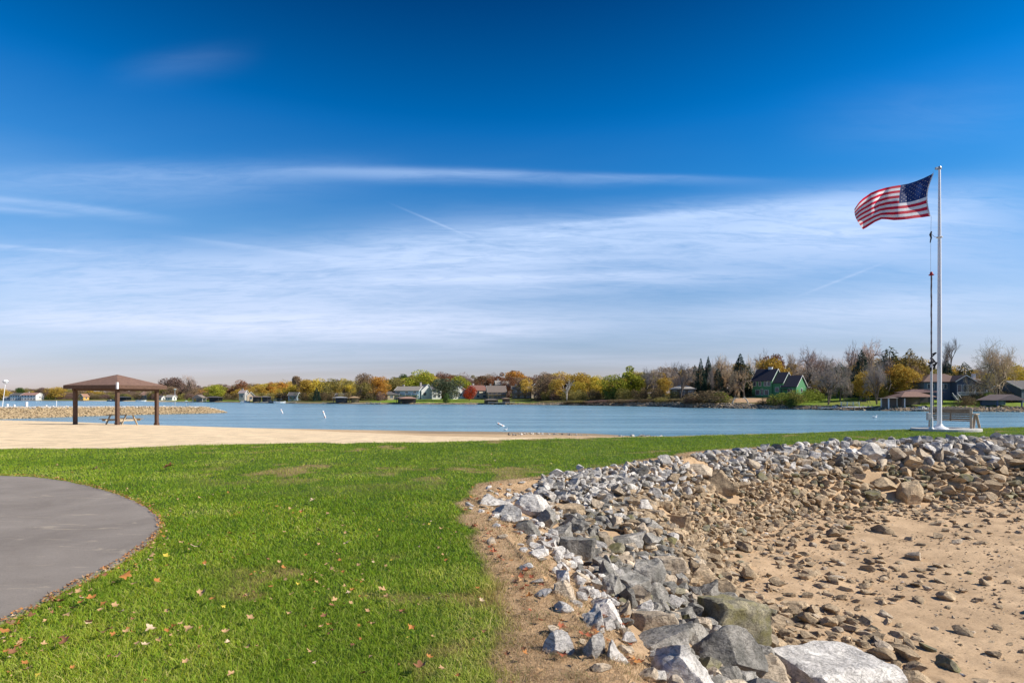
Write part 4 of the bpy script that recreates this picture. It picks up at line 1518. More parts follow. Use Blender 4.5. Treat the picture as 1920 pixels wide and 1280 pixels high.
def lamp(p, D, ytop, lab, ball, tilt=0, z=None):
    z = W + float(np.interp(p, bpx, bH)) - .1 if z is None else z
    x = (p - 960) / F * D
    h = (HY - ytop) / F * D - z
    root = empty('lamp_post', (x, D, z), lab, 'lamp post')
    mb = MB(); mb.tube([(0, 0, 0), (tilt * .5, 0, h * .5), (tilt, 0, h)], [.07, .055, .045], 8); mb.build('pole', WHITEP if ball else GALV, root, smooth=True)
    if ball:
        mb = MB(); mb.lathe([(.06, -.35), (.30, -.28), (.42, -.05), (.40, .10), (.26, .27), (.05, .33)], c=(tilt, 0, h + .1), n=16)
        mb.build('globe', WHITEP, root, smooth=True)
        mb = MB(); mb.lathe([(.44, -.11), (.44, -.02)], c=(tilt, 0, h + .1), n=16); mb.build('globe_band', GALV, root)
    else:
        mb = MB(); mb.lathe([(.05, -.06), (.34, -.02), (.36, .03), (.12, .14), (.04, .16)], c=(tilt, 0, h), n=14)
        mb.build('lamp_head', mat_simple('lamp_green', (.45, .55, .52), .5), root, smooth=True)


lamp(4, 101, 716, 'leaning white pole topped by a white globe at the left edge', True, tilt=.62)
lamp(328, 127, 730, 'slender pole with a pale green cap on the breakwater right of the shelter', False)
lamp(349, 128, 752, 'short plain mast near the end of the breakwater', False)

ORANGE = mat_simple('buoy_orange', (.75, .2, .03), .5)
for p, yb, L_, tilt, lab in ((530, 774.5, 1.0, -.45, 'small white buoy tilting left, farthest from the beach'), (610, 783, 1.35, -.35, 'white swim buoy with orange band tilting in mid lake'),
                             (943, 798.5, .85, -1.1, 'white and orange buoy lying over near the wet sand')):
    D = -W * F / (yb - HY)
    root = empty('swim_buoy', P(p, D, W), lab, 'buoy', 'swimming area buoys')
    root.rotation_euler = (0, tilt, 0)
    mb = MB(); mb.lathe([(.05, -.35), (.13, -.25), (.13, L_ * .9), (.10, L_), (.03, L_ + .03)], n=14); mb.build('float', WHITEP, root, smooth=True)
    mb = MB(); mb.lathe([(.136, L_ * .72), (.136, L_ * .80)], n=14); mb.build('band', ORANGE, root)
    mb = MB(); mb.lathe([(.136, L_ * .08), (.136, L_ * .16)], n=14); mb.build('band', ORANGE, root)


def bird(name, p, yb, L_, lab, cat, zz=None):
    D = -W * F / (yb - HY) if zz is None else zz
    root = empty(name, P(p, D, W), lab, cat)
    me = bpy.data.meshes.new('body')
    v = [(0, 0, .12), (.28, 0, .15), (-.25, 0, .16), (-.42, 0, .24), (.34, 0, .32), (.30, 0, .52), (.33, 0, .62), (.42, 0, .60), (.50, 0, .575)]
    r = [.17, .14, .12, .03, .055, .045, .055, .035, .012]
    e = [(0, 1), (0, 2), (2, 3), (1, 4), (4, 5), (5, 6), (6, 7), (7, 8)]
    me.from_pydata([tuple(c * L_ for c in q) for q in v], e, [])
    o = link('body', me, WHITEP, root)
    sk = o.modifiers.new('skin', 'SKIN')
    for i, s_ in enumerate(me.skin_vertices[0].data if me.skin_vertices else []):
        s_.radius = (r[i] * L_,) * 2
    sb = o.modifiers.new('sub', 'SUBSURF'); sb.levels = sb.render_levels = 2
    return o


def bird_mesh(name, p, yb, L_, lab, cat):
    D = -W * F / (yb - HY)
    root = empty(name, P(p, D, W), lab, cat)
    mb = MB()
    # hull shaped body, S neck, head, bill in one surface sweep
    mb.tube([(-.45, 0, .30), (-.33, 0, .20), (-.12, 0, .15), (.12, 0, .14), (.28, 0, .20), (.335, 0, .34), (.29, 0, .48), (.30, 0, .58), (.37, 0, .61), (.44, 0, .585), (.50, 0, .56)],
            [.015, .11, .17, .17, .12, .06, .042, .045, .05, .022, .008], 12)
    mb.v = [tuple(c * L_ for c in q) for q in mb.v]
    mb.build('body', WHITEP, root, smooth=True)
    mb = MB()
    for s in (-1, 1):
        mb.tube([(.15, s * .13, .20), (-.10, s * .17, .25), (-.42, s * .06, .30)], [.04, .07, .012], 8)
    mb.v = [tuple(c * L_ for c in q) for q in mb.v]
    mb.build('folded_wings', WHITEP, root, smooth=True)


bird_mesh('swan', 1640, 783.5, 1.0, 'white swan swimming on the lake left of the flagpole', 'swan')
bird_mesh('gull', 948, 806.5, .5, 'tiny white gull at the waterline below the tipped buoy', 'gull')

# white stones at the point beyond the lawn
sh = []
for i in range(70):
    p = random.choice([random.uniform(1160, 1262), random.uniform(1160, 1262), random.uniform(1040, 1160), random.uniform(955, 1040)])
    D = float(np.interp(p, [955, 1040, 1160, 1262], [27, 34, 44, 50])) + random.uniform(-1.5, 2.5)
    x = (p - 960) / F * D
    s_ = random.uniform(.3, .7) * (.9 if p > 1160 else .3)
    sh.append((x, D, ground1(x, D) + .12 * s_ + .05, s_, s_ * .8, s_ * .62, random.uniform(0, 6), pick(('white', 7), ('grey', 2)), i % 10, None))
for r in sh:
    me = MED[r[8]]
    if id(me) in srcs: o = srcs[id(me)].copy(); COL.objects.link(o)
    else: o = link('rock', me, RM[r[7]], objmat=True); srcs[id(me)] = o
    o.name = 'rock'; o.material_slots[0].link = 'OBJECT'; o.material_slots[0].material = RM[r[7]]
    o.location = r[:3]; o.scale = (r[3], r[4], r[5]); o.rotation_euler = (random.uniform(-.3, .3), random.uniform(-.3, .3), r[6])
    for k in ('label', 'category', 'group'):
        if k in o: del o[k]
    setp(o, ('white' if r[7] == 'white' else 'grey') + ' shoreline rock on the wet sand beyond the lawn', 'rock', ('white' if r[7] == 'white' else 'grey') + ' rocks on the wet sand point')
# ------------------------------------------------------------------ trees of the far shore
BARK = mat_simple('bark', (.17, .13, .10), .9, .3, 6)
BARKL = mat_simple('bark_pale', (.50, .45, .38), .9, .25, 6)


def mat_leafy(name, c, c2=None, trans=.22):
    """foliage colour varies clump by clump and leaf by leaf"""
    m = bpy.data.materials.new(name); m.use_nodes = True
    N = NT(m.node_tree); b = N.n['Principled BSDF']
    a = N.new('ShaderNodeAttribute', attribute_name='var').outputs['Fac']
    geo = N.new('ShaderNodeNewGeometry').outputs['Position']
    n = N.noise(geo, .55, 3, .6)
    f = N.m('ADD', N.m('MULTIPLY', a, .5), N.m('MULTIPLY', n, .5))
    c2 = c2 or tuple(x * .5 for x in c)
    col = N.ramp(f, [(.32, c2), (.68, c)])
    N.put(b.inputs['Base Color'], col); b.inputs['Roughness'].default_value = .85; b.inputs['Specular IOR Level'].default_value = .1
    tr = N.new('ShaderNodeBsdfTranslucent'); N.put(tr.inputs[0], col)
    mx = N.new('ShaderNodeMixShader'); mx.inputs[0].default_value = trans
    N.l.new(b.outputs[0], mx.inputs[1]); N.l.new(tr.outputs[0], mx.inputs[2])
    N.l.new(mx.outputs[0], N.n['Material Output'].inputs[0])
    return m


FOL = {'yellow': mat_leafy('foliage_yellow', (.72, .56, .08), (.42, .32, .05)), 'lime': mat_leafy('foliage_yellow_green', (.50, .50, .06), (.24, .25, .035)),
       'orange': mat_leafy('foliage_orange', (.68, .36, .07), (.42, .20, .04)), 'gold': mat_leafy('foliage_gold', (.66, .45, .09), (.38, .25, .05)),
       'rust': mat_leafy('foliage_rust', (.34, .16, .085), (.19, .09, .05)), 'brown': mat_leafy('foliage_brown', (.40, .28, .165), (.23, .155, .10)),
       'olive': mat_leafy('foliage_olive', (.38, .32, .10), (.20, .17, .055)), 'green': mat_leafy('foliage_green', (.10, .16, .04), (.05, .085, .025)),
       'grey': mat_leafy('foliage_grey_green', (.20, .22, .13), (.10, .12, .07)), 'red': mat_leafy('foliage_red', (.55, .09, .03), (.33, .045, .02)),
       'spruce': mat_leafy('needles_blue_green', (.045, .085, .06), (.018, .038, .03), .05), 'pine': mat_leafy('needles_olive', (.11, .12, .055), (.05, .06, .03), .05),
       'goldpine': mat_leafy('needles_gold', (.36, .26, .08), (.17, .13, .05), .1), 'purple': mat_leafy('foliage_purple_brown', (.30, .19, .155), (.17, .11, .09)),
       'twig': mat_simple('twigs_grey', (.38, .31, .26), .9, .2, 3), 'twigpink': mat_simple('twigs_pink', (.56, .41, .33), .9, .2, 3),
       'twiggold': mat_simple('twigs_gold', (.62, .46, .28), .9, .2, 3), 'twigpale': mat_simple('twigs_pale', (.60, .54, .47), .9, .2, 3),
       'brush': mat_leafy('brush_brown', (.26, .19, .10), (.13, .095, .055)), 'bushgreen': mat_leafy('bush_green', (.32, .36, .06), (.15, .18, .035))}


def quads_mesh(name, C, S, aspect=1.0, droop=None, var=None):
    n = len(C)
    a = rng.normal(size=(n, 3)); a /= np.linalg.norm(a, axis=1)[:, None]
    b = rng.normal(size=(n, 3))
    if droop is not None:
        a = droop + .25 * a; a /= np.linalg.norm(a, axis=1)[:, None]
    b = np.cross(a, b); b /= np.linalg.norm(b, axis=1)[:, None]
    a = a * S[:, None]; b = b * S[:, None] * aspect
    V = np.stack([C - a, C + b * .8, C + a, C - b * .8], 1).reshape(-1, 3)
    me = np_mesh(name, V, np.arange(4 * n), np.full(n, 4), False)
    at = me.attributes.new('var', 'FLOAT', 'POINT')
    var = rng.uniform(0, 1, n) if var is None else var
    at.data.foreach_set('value', np.repeat(var, 4).astype(np.float32))
    return me


def crown_broad(seed, n=4600, wid=.42, low=.16, lobes=15, leaf=.017):
    """unit-height tree: crown of lobes between low and 1, half width wid"""
    r = np.random.default_rng(seed)
    zc = (1 + low) / 2
    L = []
    for i in range(lobes):
        th = r.uniform(0, 2 * np.pi); zz = r.uniform(-1, 1)
        rad = math.sqrt(max(0, 1 - zz * zz)) * r.uniform(.45, .78)
        rr = r.uniform(.28, .46)
        L.append((math.cos(th) * rad * wid, math.sin(th) * rad * wid, zc + zz * .62 * (1 - low) / 2, rr * wid * 1.15))
    L = np.array(L)
    k = r.choice(lobes, n, p=(L[:, 3] ** 2) / (L[:, 3] ** 2).sum())
    d = r.normal(size=(n, 3)); d /= np.linalg.norm(d, axis=1)[:, None]
    rad = L[k, 3] * r.uniform(.45, 1.08, n) ** .6
    C = L[k, :3] + d * rad[:, None] * np.array((1, 1, .85))
    C[:, 2] = low + (C[:, 2] - np.percentile(C[:, 2], 1)) / (np.percentile(C[:, 2], 99) - np.percentile(C[:, 2], 1)) * (1 - low)
    C[:, :2] *= wid / np.percentile(np.abs(C[:, 0]), 98.5)
    s = leaf * r.uniform(.6, 1.5, n)
    ev = r.uniform(0, 1, lobes)
    return quads_mesh('crown', C, s, var=np.clip(ev[k] * .6 + r.uniform(0, .4, n), 0, 1))


def crown_conifer(seed, n=4200, wid=.19, pw=.9, low=.03, leaf=.012, ragged=.25):
    r = np.random.default_rng(seed)
    tiers = 26
    h = low + (1 - low) * (1 - np.sqrt(r.uniform(0, 1, n)) ** 1.0)
    tz = np.round(h * tiers) / tiers
    h = tz + r.normal(0, .016, n)
    th = r.uniform(0, 2 * np.pi, n)
    br = (np.round(th / (2 * np.pi) * 9 + tz * 37) * 2 * np.pi / 9 - tz * 37 * 2 * np.pi / 9)
    th = br + (th - br) * .8 + r.normal(0, .12, n)
    ph = np.sin(tz * 91.3 + np.round(br * 7)) * ragged
    R_ = wid * (1 - np.clip((h - low) / (1 - low), 0, 1)) ** pw * (1 + ph)
    q = r.uniform(.15, 1, n) ** .5
    x, y = np.cos(th) * R_ * q, np.sin(th) * R_ * q
    z = h - .16 * R_ / wid * wid * q * 1.5 + .01
    C = np.stack([x, y, np.clip(z, low * .5, 1)], -1)
    dr = np.stack([np.cos(th), np.sin(th), np.full(n, -.45)], -1)
    return quads_mesh('crown', C, leaf * r.uniform(.6, 1.5, n), .5, droop=dr, var=np.clip(q * .6 + r.uniform(0, .4, n), 0, 1))


def branchy(seed, spread=.55, levels=5, up=.35, lean=.0, stems=1, trunk_h=.22, twig=.0014, base_r=.018, kids=(4, 4, 4, 4)):
    """bare tree of unit height: returns (trunk mesh, twig mesh)"""
    r = random.Random(seed)
    T, Q = [], []           # segments (a,b,ra,rb)
    def grow(p, d, L, rad, lv):
        seg = 3 if lv < 3 else 2
        q = p.copy(); dd = d.copy()
        pts = [q.copy()]
        for i in range(seg):
            dd = (dd + Vector((r.gauss(0, .13), r.gauss(0, .13), r.gauss(0, .06) + up * .12))).normalized()
            q = q + dd * (L / seg)
            pts.append(q.copy())
        for i in range(seg):
            ra = rad * (1 - .42 * i / seg); rb = rad * (1 - .42 * (i + 1) / seg)
            (T if lv < 3 else Q).append((pts[i], pts[i + 1], ra, rb))
        if lv >= levels: return
        nk = kids[min(lv, len(kids) - 1)]
        for k in range(nk):
            t = .35 + .65 * (k + .6 * r.random()) / nk
            t = min(t, 1)
            i = min(int(t * seg), seg - 1)
            st = pts[i].lerp(pts[i + 1], t * seg - i)
            az = r.uniform(0, 6.28)
            ax = dd.cross(Vector((math.cos(az), math.sin(az), .3))).normalized()
            nd = (dd * (1 - spread * r.uniform(.5, 1.1)) + ax * spread * r.uniform(.7, 1.3) + Vector((0, 0, up * .4))).normalized()
            grow(st, nd, L * r.uniform(.58, .82), rad * .55, lv + 1)
    for s_ in range(stems):
        a = 2 * math.pi * s_ / stems + .5
        o = .55 if stems > 1 else 0
        grow(Vector((0, 0, 0)), Vector((math.cos(a) * o * spread + lean, math.sin(a) * o * spread, 1)).normalized(), trunk_h if stems == 1 else .42, base_r, 0 if stems == 1 else 0)
    zs_ = sorted(b.z for _, b, _, _ in Q)
    allz = zs_[int(len(zs_) * .985)]
    sc_ = 1 / allz
    def mk(segs, nm, n):
        V, Fc = [], []
        for a, b, ra, rb in segs:
            a, b = a * sc_, b * sc_
            d = (b - a).normalized(); u = d.cross(Vector((.3, .8, .1))).normalized(); w = d.cross(u)
            o = len(V)
            for p, rr in ((a, ra), (b, rb)):
                for k in range(n):
                    t = 2 * math.pi * k / n
                    V.append(p + (u * math.cos(t) + w * math.sin(t)) * max(rr * sc_, twig * .5))
            for k in range(n): Fc += [o + k, o + (k + 1) % n, o + n + (k + 1) % n, o + n + k]
        return np_mesh(nm, np.array([v[:] for v in V]), Fc, np.full(len(Fc) // 4, 4), False)
    ws_ = sorted(max(abs(b.x), abs(b.y)) for _, b, _, _ in Q)
    wid = ws_[int(len(ws_) * .97)] * sc_
    return mk(T, 'trunk', 5), mk(Q, 'twigs', 3), wid


def trunk_mesh(seed, h=.55, r0=.018, limbs=5):
    mb = MB(); rr = random.Random(seed)
    pts = [(0, 0, -.03), (.004, 0, h * .3), (rr.uniform(-.01, .01), rr.uniform(-.01, .01), h * .65), (rr.uniform(-.02, .02), 0, h)]
    mb.tube(pts, [r0 * 1.35, r0, r0 * .75, r0 * .4], 6)
    for k in range(limbs):
        a = rr.uniform(0, 6.28); z = h * rr.uniform(.4, .95)
        mb.tube([(0, 0, z), (math.cos(a) * .09, math.sin(a) * .09, z + .09), (math.cos(a) * .19, math.sin(a) * .19, z + .22)], [r0 * .5, r0 * .35, r0 * .12], 4)
    me = bpy.data.meshes.new('trunk'); me.from_pydata(mb.v, [], mb.f)
    return me


SHAPES = {}
for i in range(5): SHAPES['broad%d' % i] = (crown_broad(10 + i), trunk_mesh(i), .46)
for i in range(3): SHAPES['tall%d' % i] = (crown_broad(30 + i, wid=.27, low=.12, lobes=14), trunk_mesh(5 + i), .30)
for i in range(3): SHAPES['sparse%d' % i] = (crown_broad(40 + i, n=2200, wid=.36, low=.2, lobes=16, leaf=.012), None, .38)
for i in range(3): SHAPES['bush%d' % i] = (crown_broad(50 + i, n=2600, wid=.75, low=-.15, lobes=16, leaf=.03), trunk_mesh(11, .4, .03, 0), .85)
for i in range(3): SHAPES['spruce%d' % i] = (crown_conifer(60 + i, n=7000, wid=.2 + .02 * i, pw=.75, leaf=.014, ragged=.2), trunk_mesh(9, .9, .012, 0), .22)
for i in range(2): SHAPES['pine%d' % i] = (crown_conifer(70 + i, n=5000, wid=.30, pw=.5, low=.08, leaf=.020, ragged=.35), trunk_mesh(10, .9, .014, 0), .33)
BARE = []
for i, kw in enumerate((dict(spread=.62, up=.35), dict(spread=.72, up=.2, trunk_h=.18), dict(spread=.58, up=.45, trunk_h=.24), dict(spread=.55, up=.4, stems=3), dict(spread=.7, up=.35, stems=4, kids=(3, 4, 4, 4)))):
    t_, q_, w_ = branchy(80 + i, **kw)
    BARE.append((t_, q_, w_))
SNAG = branchy(95, spread=.75, up=.6, levels=3, kids=(3, 3, 2), base_r=.022, stems=2, twig=.006)
for i in range(3):
    SHAPES['sparse%d' % i] = (SHAPES['sparse%d' % i][0], BARE[i][0], .38)

tree_src = {}


def part_copy(key, name, me, mat, parent):
    if key in tree_src:
        o = tree_src[key].copy(); COL.objects.link(o); o.name = name
        o.material_slots[0].link = 'OBJECT'; o.material_slots[0].material = mat
        o.parent = parent
    else:
        o = link(name, me, mat, parent, objmat=True); tree_src[key] = o
    return o


CNAME = {'yellow': 'yellow', 'lime': 'yellow green', 'orange': 'orange', 'gold': 'golden', 'rust': 'rust brown', 'brown': 'brown', 'olive': 'olive', 'green': 'green', 'grey': 'grey green',
         'red': 'red', 'spruce': 'dark blue green', 'pine': 'olive green', 'goldpine': 'golden olive', 'purple': 'purple brown', 'twig': 'grey', 'twigpink': 'pinkish', 'twiggold': 'golden brown',
         'twigpale': 'whitish', 'brush': 'brown', 'bushgreen': 'yellow green'}


def tree(shape, px, ytop, wpx, k, colr, label, group=None, ybase=None):
    D = float(shoreD(np.array([float(px)]))[0]) + k
    z = fg1(px, D) - .15
    zt = (HY - ytop) / F * D
    h = max(zt - z, 1.0)
    name = {'b': 'broadleaf_tree', 't': 'broadleaf_tree', 's': 'broadleaf_tree'}.get(shape[0])
    if shape.startswith('bush'): name = 'bush'
    elif shape.startswith('spruce'): name = 'spruce_tree'
    elif shape.startswith('pine'): name = 'pine_tree'
    elif shape.startswith('bare') or shape == 'snag': name = 'bare_tree'
    cat = 'bush' if name == 'bush' else 'tree'
    root = empty(name, P(px, D, z), label, cat, group, rz=random.uniform(0, 6.28))
    if shape.startswith('bare') or shape == 'snag':
        t_, q_, w_ = SNAG if shape == 'snag' else BARE[int(shape[4:])]
        part_copy(shape + 't', 'trunk', t_, BARKL if colr in ('twigpale',) else BARK, root)
        part_copy(shape + 'q', 'twigs', q_, FOL[colr], root)
    else:
        cm, tm, w_ = SHAPES[shape]
        part_copy(shape + 'c', 'crown', cm, FOL[colr], root)
        part_copy(shape + 't' + str(id(tm)), 'trunk', tm, BARK, root)
    wm = wpx / F * D / 2
    sxy = wm / w_ * (1.12 if shape[0] in 'bt' and not shape.startswith('ba') else 1)
    root.scale = (sxy * random.uniform(.95, 1.05), sxy, h)
    return root


SIGT = [  # shape, px, top row, width px, metres behind the shore, colour, label
 ('bare4', 1870, 648, 92, 16, 'twiggold', 'wide multi stemmed bare tree with golden twigs behind the low blue roofed boathouse'),
 ('broad1', 1888, 684, 74, 30, 'yellow', 'yellow leafed tree behind the wide golden bare tree'),
 ('bare2', 1783, 638, 46, 62, 'twig', 'slim grey bare tree rising above the ridge of the blue and white lake house'),
 ('spruce1', 1776, 676, 40, 58, 'spruce', 'small dark spruce just right of the flagpole behind the lake house'),
 ('pine0', 1808, 679, 52, 56, 'pine', 'broad dark pine behind the right end of the lake house roof'),
 ('pine1', 1706, 654, 62, 40, 'goldpine', 'golden olive pine left of the thin pole'),
 ('pine0', 1668, 650, 72, 44, 'pine', 'tall ragged brownish pine behind the leaning bare tree on the lawn'),
 ('broad2', 1690, 690, 66, 30, 'gold', 'low golden brown tree at the lawn edge left of the brown boathouse'),
 ('spruce2', 1728, 668, 44, 46, 'goldpine', 'pointed golden conifer partly behind the two poles'),
 ('sparse1', 1662, 690, 48, 28, 'orange', 'thin orange brown tree right behind the leaning bare tree'),
 ('bare3', 1644, 676, 54, 9, 'twig', 'dark trunked bare tree on the green lawn left of the brown boathouse'),
 ('spruce2', 1616, 656, 50, 34, 'spruce', 'large dark spruce behind the green lawn'),
 ('bare0', 1638, 641, 66, 60, 'twigpink', 'pinkish bare tree topping the row behind the large dark spruce'),
 ('bare1', 1592, 651, 60, 62, 'twigpink', 'bare tree left of the large dark spruce reaching the same height'),
 ('pine0', 1575, 680, 46, 44, 'spruce', 'green pine left of the large dark spruce'),
 ('bare3', 1553, 682, 66, 8, 'twig', 'wide grey bare tree on the lawn right of the green house'),
 ('bare1', 1575, 706, 40, 18, 'twig', 'small bare tree behind the wide grey one on the lawn'),
 ('bare0', 1511, 655, 62, 60, 'twigpink', 'tall bare tree above the right end of the green house'),
 ('bare2', 1484, 664, 50, 62, 'twig', 'bare tree above the chimney side of the green house'),
 ('bare1', 1548, 668, 54, 60, 'twig', 'bare tree filling the gap between green house and dark spruces'),
 ('broad0', 1448, 668, 48, 56, 'rust', 'rust topped tree directly behind the green house'),
 ('broad3', 1447, 674, 52, 50, 'gold', 'golden leafed tree over the green house roof'),
 ('spruce0', 1388, 663, 52, 34, 'spruce', 'tallest dark spruce left of the green house'),
 ('pine1', 1402, 682, 40, 34, 'pine', 'olive pine touching the left wall of the green house'),
 ('spruce1', 1314, 672, 30, 32, 'spruce', 'left one of the pair of slim dark spruces on the bank'),
 ('spruce0', 1328, 668, 30, 36, 'spruce', 'right one of the pair of slim dark spruces on the bank'),
 ('spruce2', 1303, 684, 24, 36, 'spruce', 'shorter spruce at the outer left of the dark spruce pair'),
 ('spruce2', 1346, 690, 36, 28, 'spruce', 'lower dark spruce between the slim pair and the tallest spruce'),
 ('bare2', 1334, 690, 20, 24, 'twig', 'silvery bare stem in front of the slim spruces'),
 ('bare0', 1352, 669, 54, 60, 'twiggold', 'beige bare tree behind the dark spruces'),
 ('bare1', 1424, 665, 66, 64, 'twiggold', 'beige bare tree right of the tallest dark spruce'),
 ('bare2', 1276, 680, 46, 20, 'twig', 'tall bare tree in front of the brown lake house on the bank'),
 ('bare1', 1240, 688, 54, 34, 'twig', 'brownish bare tree left of the brown lake house'),
 ('bare0', 1211, 692, 44, 26, 'twig', 'bare tree right of the bright yellow green tree'),
 ('tall1', 1182, 689, 44, 30, 'lime', 'bright yellow green tree standing out in the middle right of the shore'),
 ('broad4', 1150, 704, 54, 24, 'lime', 'wide olive yellow tree left of the bright yellow green one'),
 ('broad1', 1122, 706, 40, 34, 'yellow', 'yellow tree between the orange tree and the olive yellow one'),
 ('broad0', 1083, 700, 42, 38, 'gold', 'golden orange tree behind the white dead tree'),
 ('snag', 1063, 706, 30, 14, 'twigpale', 'white dead tree with a forked trunk near the water'),
 ('broad3', 1033, 702, 56, 30, 'brown', 'brown wide tree left of the white dead tree'),
 ('broad2', 1046, 712, 34, 22, 'gold', 'small golden tree beside the white dead tree'),
 ('broad1', 990, 711, 40, 40, 'gold', 'golden tree behind the brown house with dark decks'),
 ('broad2', 962, 697, 50, 90, 'orange', 'orange brown tree topping the wooded ridge'),
 ('broad4', 880, 724, 26, 22, 'red', 'small bright red tree between two pale houses'),
 ('broad0', 836, 711, 60, 24, 'grey', 'large grey green tree between the white house and the red tree'),
 ('bush1', 837, 738, 15, 5, 'green', 'dark green shrub at the water below the large grey green tree'),
 ('broad3', 862, 706, 34, 60, 'lime', 'lime tree peeking over the large grey green one'),
 ('broad1', 787, 696, 60, 62, 'lime', 'largest yellow olive tree behind the white house'),
 ('tall0', 763, 703, 30, 66, 'green', 'dark green tree left of the largest yellow olive tree'),
 ('broad2', 711, 707, 38, 34, 'orange', 'round orange tree left of the tan garage'),
 ('broad3', 742, 708, 36, 50, 'olive', 'olive tree behind the tan garage'),
 ('broad0', 683, 701, 32, 44, 'brown', 'brown tree beside the round orange one'),
 ('spruce1', 594, 725, 18, 20, 'spruce', 'small dark conifer among the yellow trees'),
 ('broad4', 620, 711, 40, 34, 'olive', 'olive yellow wide tree right of the small dark conifer'),
 ('broad1', 600, 711, 44, 46, 'yellow', 'yellow tree behind the small dark conifer'),
 ('broad2', 573, 712, 36, 38, 'gold', 'golden tree left of the small dark conifer'),
 ('tall2', 557, 706, 20, 34, 'brown', 'narrow brown tree with a peaked top in the left middle of the shore'),
 ('broad3', 405, 722, 38, 24, 'lime', 'yellow green round tree right of the shelter behind the boathouses'),
 ('broad1', 449, 714, 34, 50, 'rust', 'rust coloured tree right of the yellow green round tree'),
 ('broad0', 322, 709, 46, 60, 'purple', 'domed purple brown tree just right of the shelter roof'),
 ('sparse0', 351, 707, 28, 40, 'purple', 'tall thin reddish tree right of the domed purple brown one'),
 ('bare2', 351, 703, 22, 38, 'twigpink', 'bare twigs standing within the thin reddish tree'),
 ('broad2', 36, 727, 16, 20, 'green', 'green tree behind the white houses at far left'),
 ('broad4', 50, 728, 14, 26, 'olive', 'olive tree between the two white houses at far left'),
 ('broad0', 104, 726, 34, 20, 'gold', 'golden olive tree just left of the shelter roof'),
 ('broad3', 80, 727, 20, 30, 'purple', 'brownish tree left of the golden olive one near the shelter'),
 ('broad1', 4, 729, 26, 18, 'gold', 'brown gold tree at the left edge under the white globe'),
 ('bush0', 1330, 733, 92, 6, 'brush', 'wide brown brush heap on the bank below the dark spruces'),
 ('bush1', 1300, 744, 50, 4, 'brush', 'low brown brush at the water below the slim spruces'),
 ('bush2', 1356, 735, 44, 9, 'bushgreen', 'yellowish brush right of the wide brown brush heap'),
 ('bush0', 1466, 737, 50, 5, 'bushgreen', 'round green bush at the shore below the green house'),
 ('bush2', 1440, 745, 40, 3, 'brush', 'brown scrub left of the round green bush'),
 ('bush1', 1500, 732, 56, 14, 'bushgreen', 'lime hedge in front of the green house gables'),
 ('bush1', 1487, 736, 40, 8, 'olive', 'olive shrub right of the round green bush'),
 ('bush2', 1524, 730, 40, 22, 'bushgreen', 'lime hedge at the right end of the green house'),
 ('bush0', 1590, 712, 50, 36, 'bushgreen', 'bright green hedge under the large dark spruce'),
 ('bush1', 1622, 714, 42, 38, 'bushgreen', 'second bright green hedge right of the first under the spruce'),
 ('bush2', 1806, 743, 40, 8, 'brush', 'brown shrub on the slope below the lake house deck'),
 ('bush0', 1838, 738, 44, 14, 'brush', 'tangled shrub right of the lake house stairs'),
 ('bush2', 1850, 736, 34, 12, 'bushgreen', 'greenish shrub left of the wide golden bare tree'),
 ('bush0', 1885, 733, 30, 18, 'brush', 'low brown shrub under the wide golden bare tree'),
 ('bush1', 1715, 722, 40, 34, 'olive', 'olive shrub behind the brown boathouse'),
 ('bush2', 1480, 748, 24, 1.5, 'green', 'dark green low shrub at the water under the round green bush')]
for a in SIGT: tree(*a)

SCR = ['left end of the scrub bank', 'near the white dead tree', 'below the olive yellow tree', 'below the bright yellow green tree', 'left of the brown lake house', 'below the brown lake house']
for i in range(16):
    px = 1068 + i * 15 + random.uniform(-5, 5)
    c_ = pick(('brush', 6), ('olive', 2), ('purple', 2))
    lab = '%s scrub on the bank, %s' % (CNAME[c_], SCR[min(5, int((px - 1060) / 42))])
    tree('bush%d' % random.randrange(3), px, np.interp(px, [1068, 1150, 1310], [755, 750, 745]) + random.uniform(-2, 2), 34, random.uniform(3.5, 8), c_, lab, lab)

# rows of trees filling the wood, each its own object
PROF = [(-700, 728), (-60, 731), (10, 731), (55, 731), (75, 731), (130, 730), (200, 733), (280, 727), (330, 714), (370, 724), (430, 722), (470, 720), (500, 717), (560, 713), (600, 715), (650, 712), (690, 708), (730, 714), (770, 706),
        (810, 700), (850, 702), (900, 704), (930, 702), (960, 700), (1000, 706), (1030, 702), (1100, 704), (1150, 706), (1200, 700), (1250, 692), (1290, 694), (1320, 690), (1370, 680), (1420, 682), (1470, 686),
        (1520, 684), (1560, 682), (1600, 678), (1650, 672), (1700, 668), (1740, 684), (1780, 694), (1820, 694), (1860, 690), (1920, 686), (2100, 670), (2600, 670)]
PX_, PY_ = [p[0] for p in PROF], [p[1] for p in PROF]
PAL = [(-900, [('brown', 4), ('olive', 4), ('purple', 3), ('gold', 2)]), (330, [('brown', 5), ('olive', 3), ('purple', 2), ('gold', 3), ('orange', 2)]), (470, [('gold', 5), ('olive', 3), ('brown', 3), ('yellow', 4), ('orange', 1)]),
       (690, [('olive', 4), ('brown', 3), ('gold', 3), ('rust', 2), ('green', 1)]), (820, [('rust', 6), ('brown', 4), ('purple', 2), ('olive', 1)]), (1030, [('olive', 4), ('gold', 5), ('brown', 3), ('yellow', 4), ('rust', 1)]),
       (1230, [('brown', 3), ('twig', 2), ('twiggold', 4), ('olive', 3), ('gold', 3)]), (1460, [('twigpink', 4), ('twiggold', 4), ('twig', 2), ('gold', 3), ('olive', 3), ('brown', 2)]), (1660, [('gold', 4), ('brown', 4), ('olive', 3), ('twigpink', 3), ('pine', 1)]),
       (1900, [('gold', 4), ('yellow', 2), ('olive', 2), ('twig', 3)])]


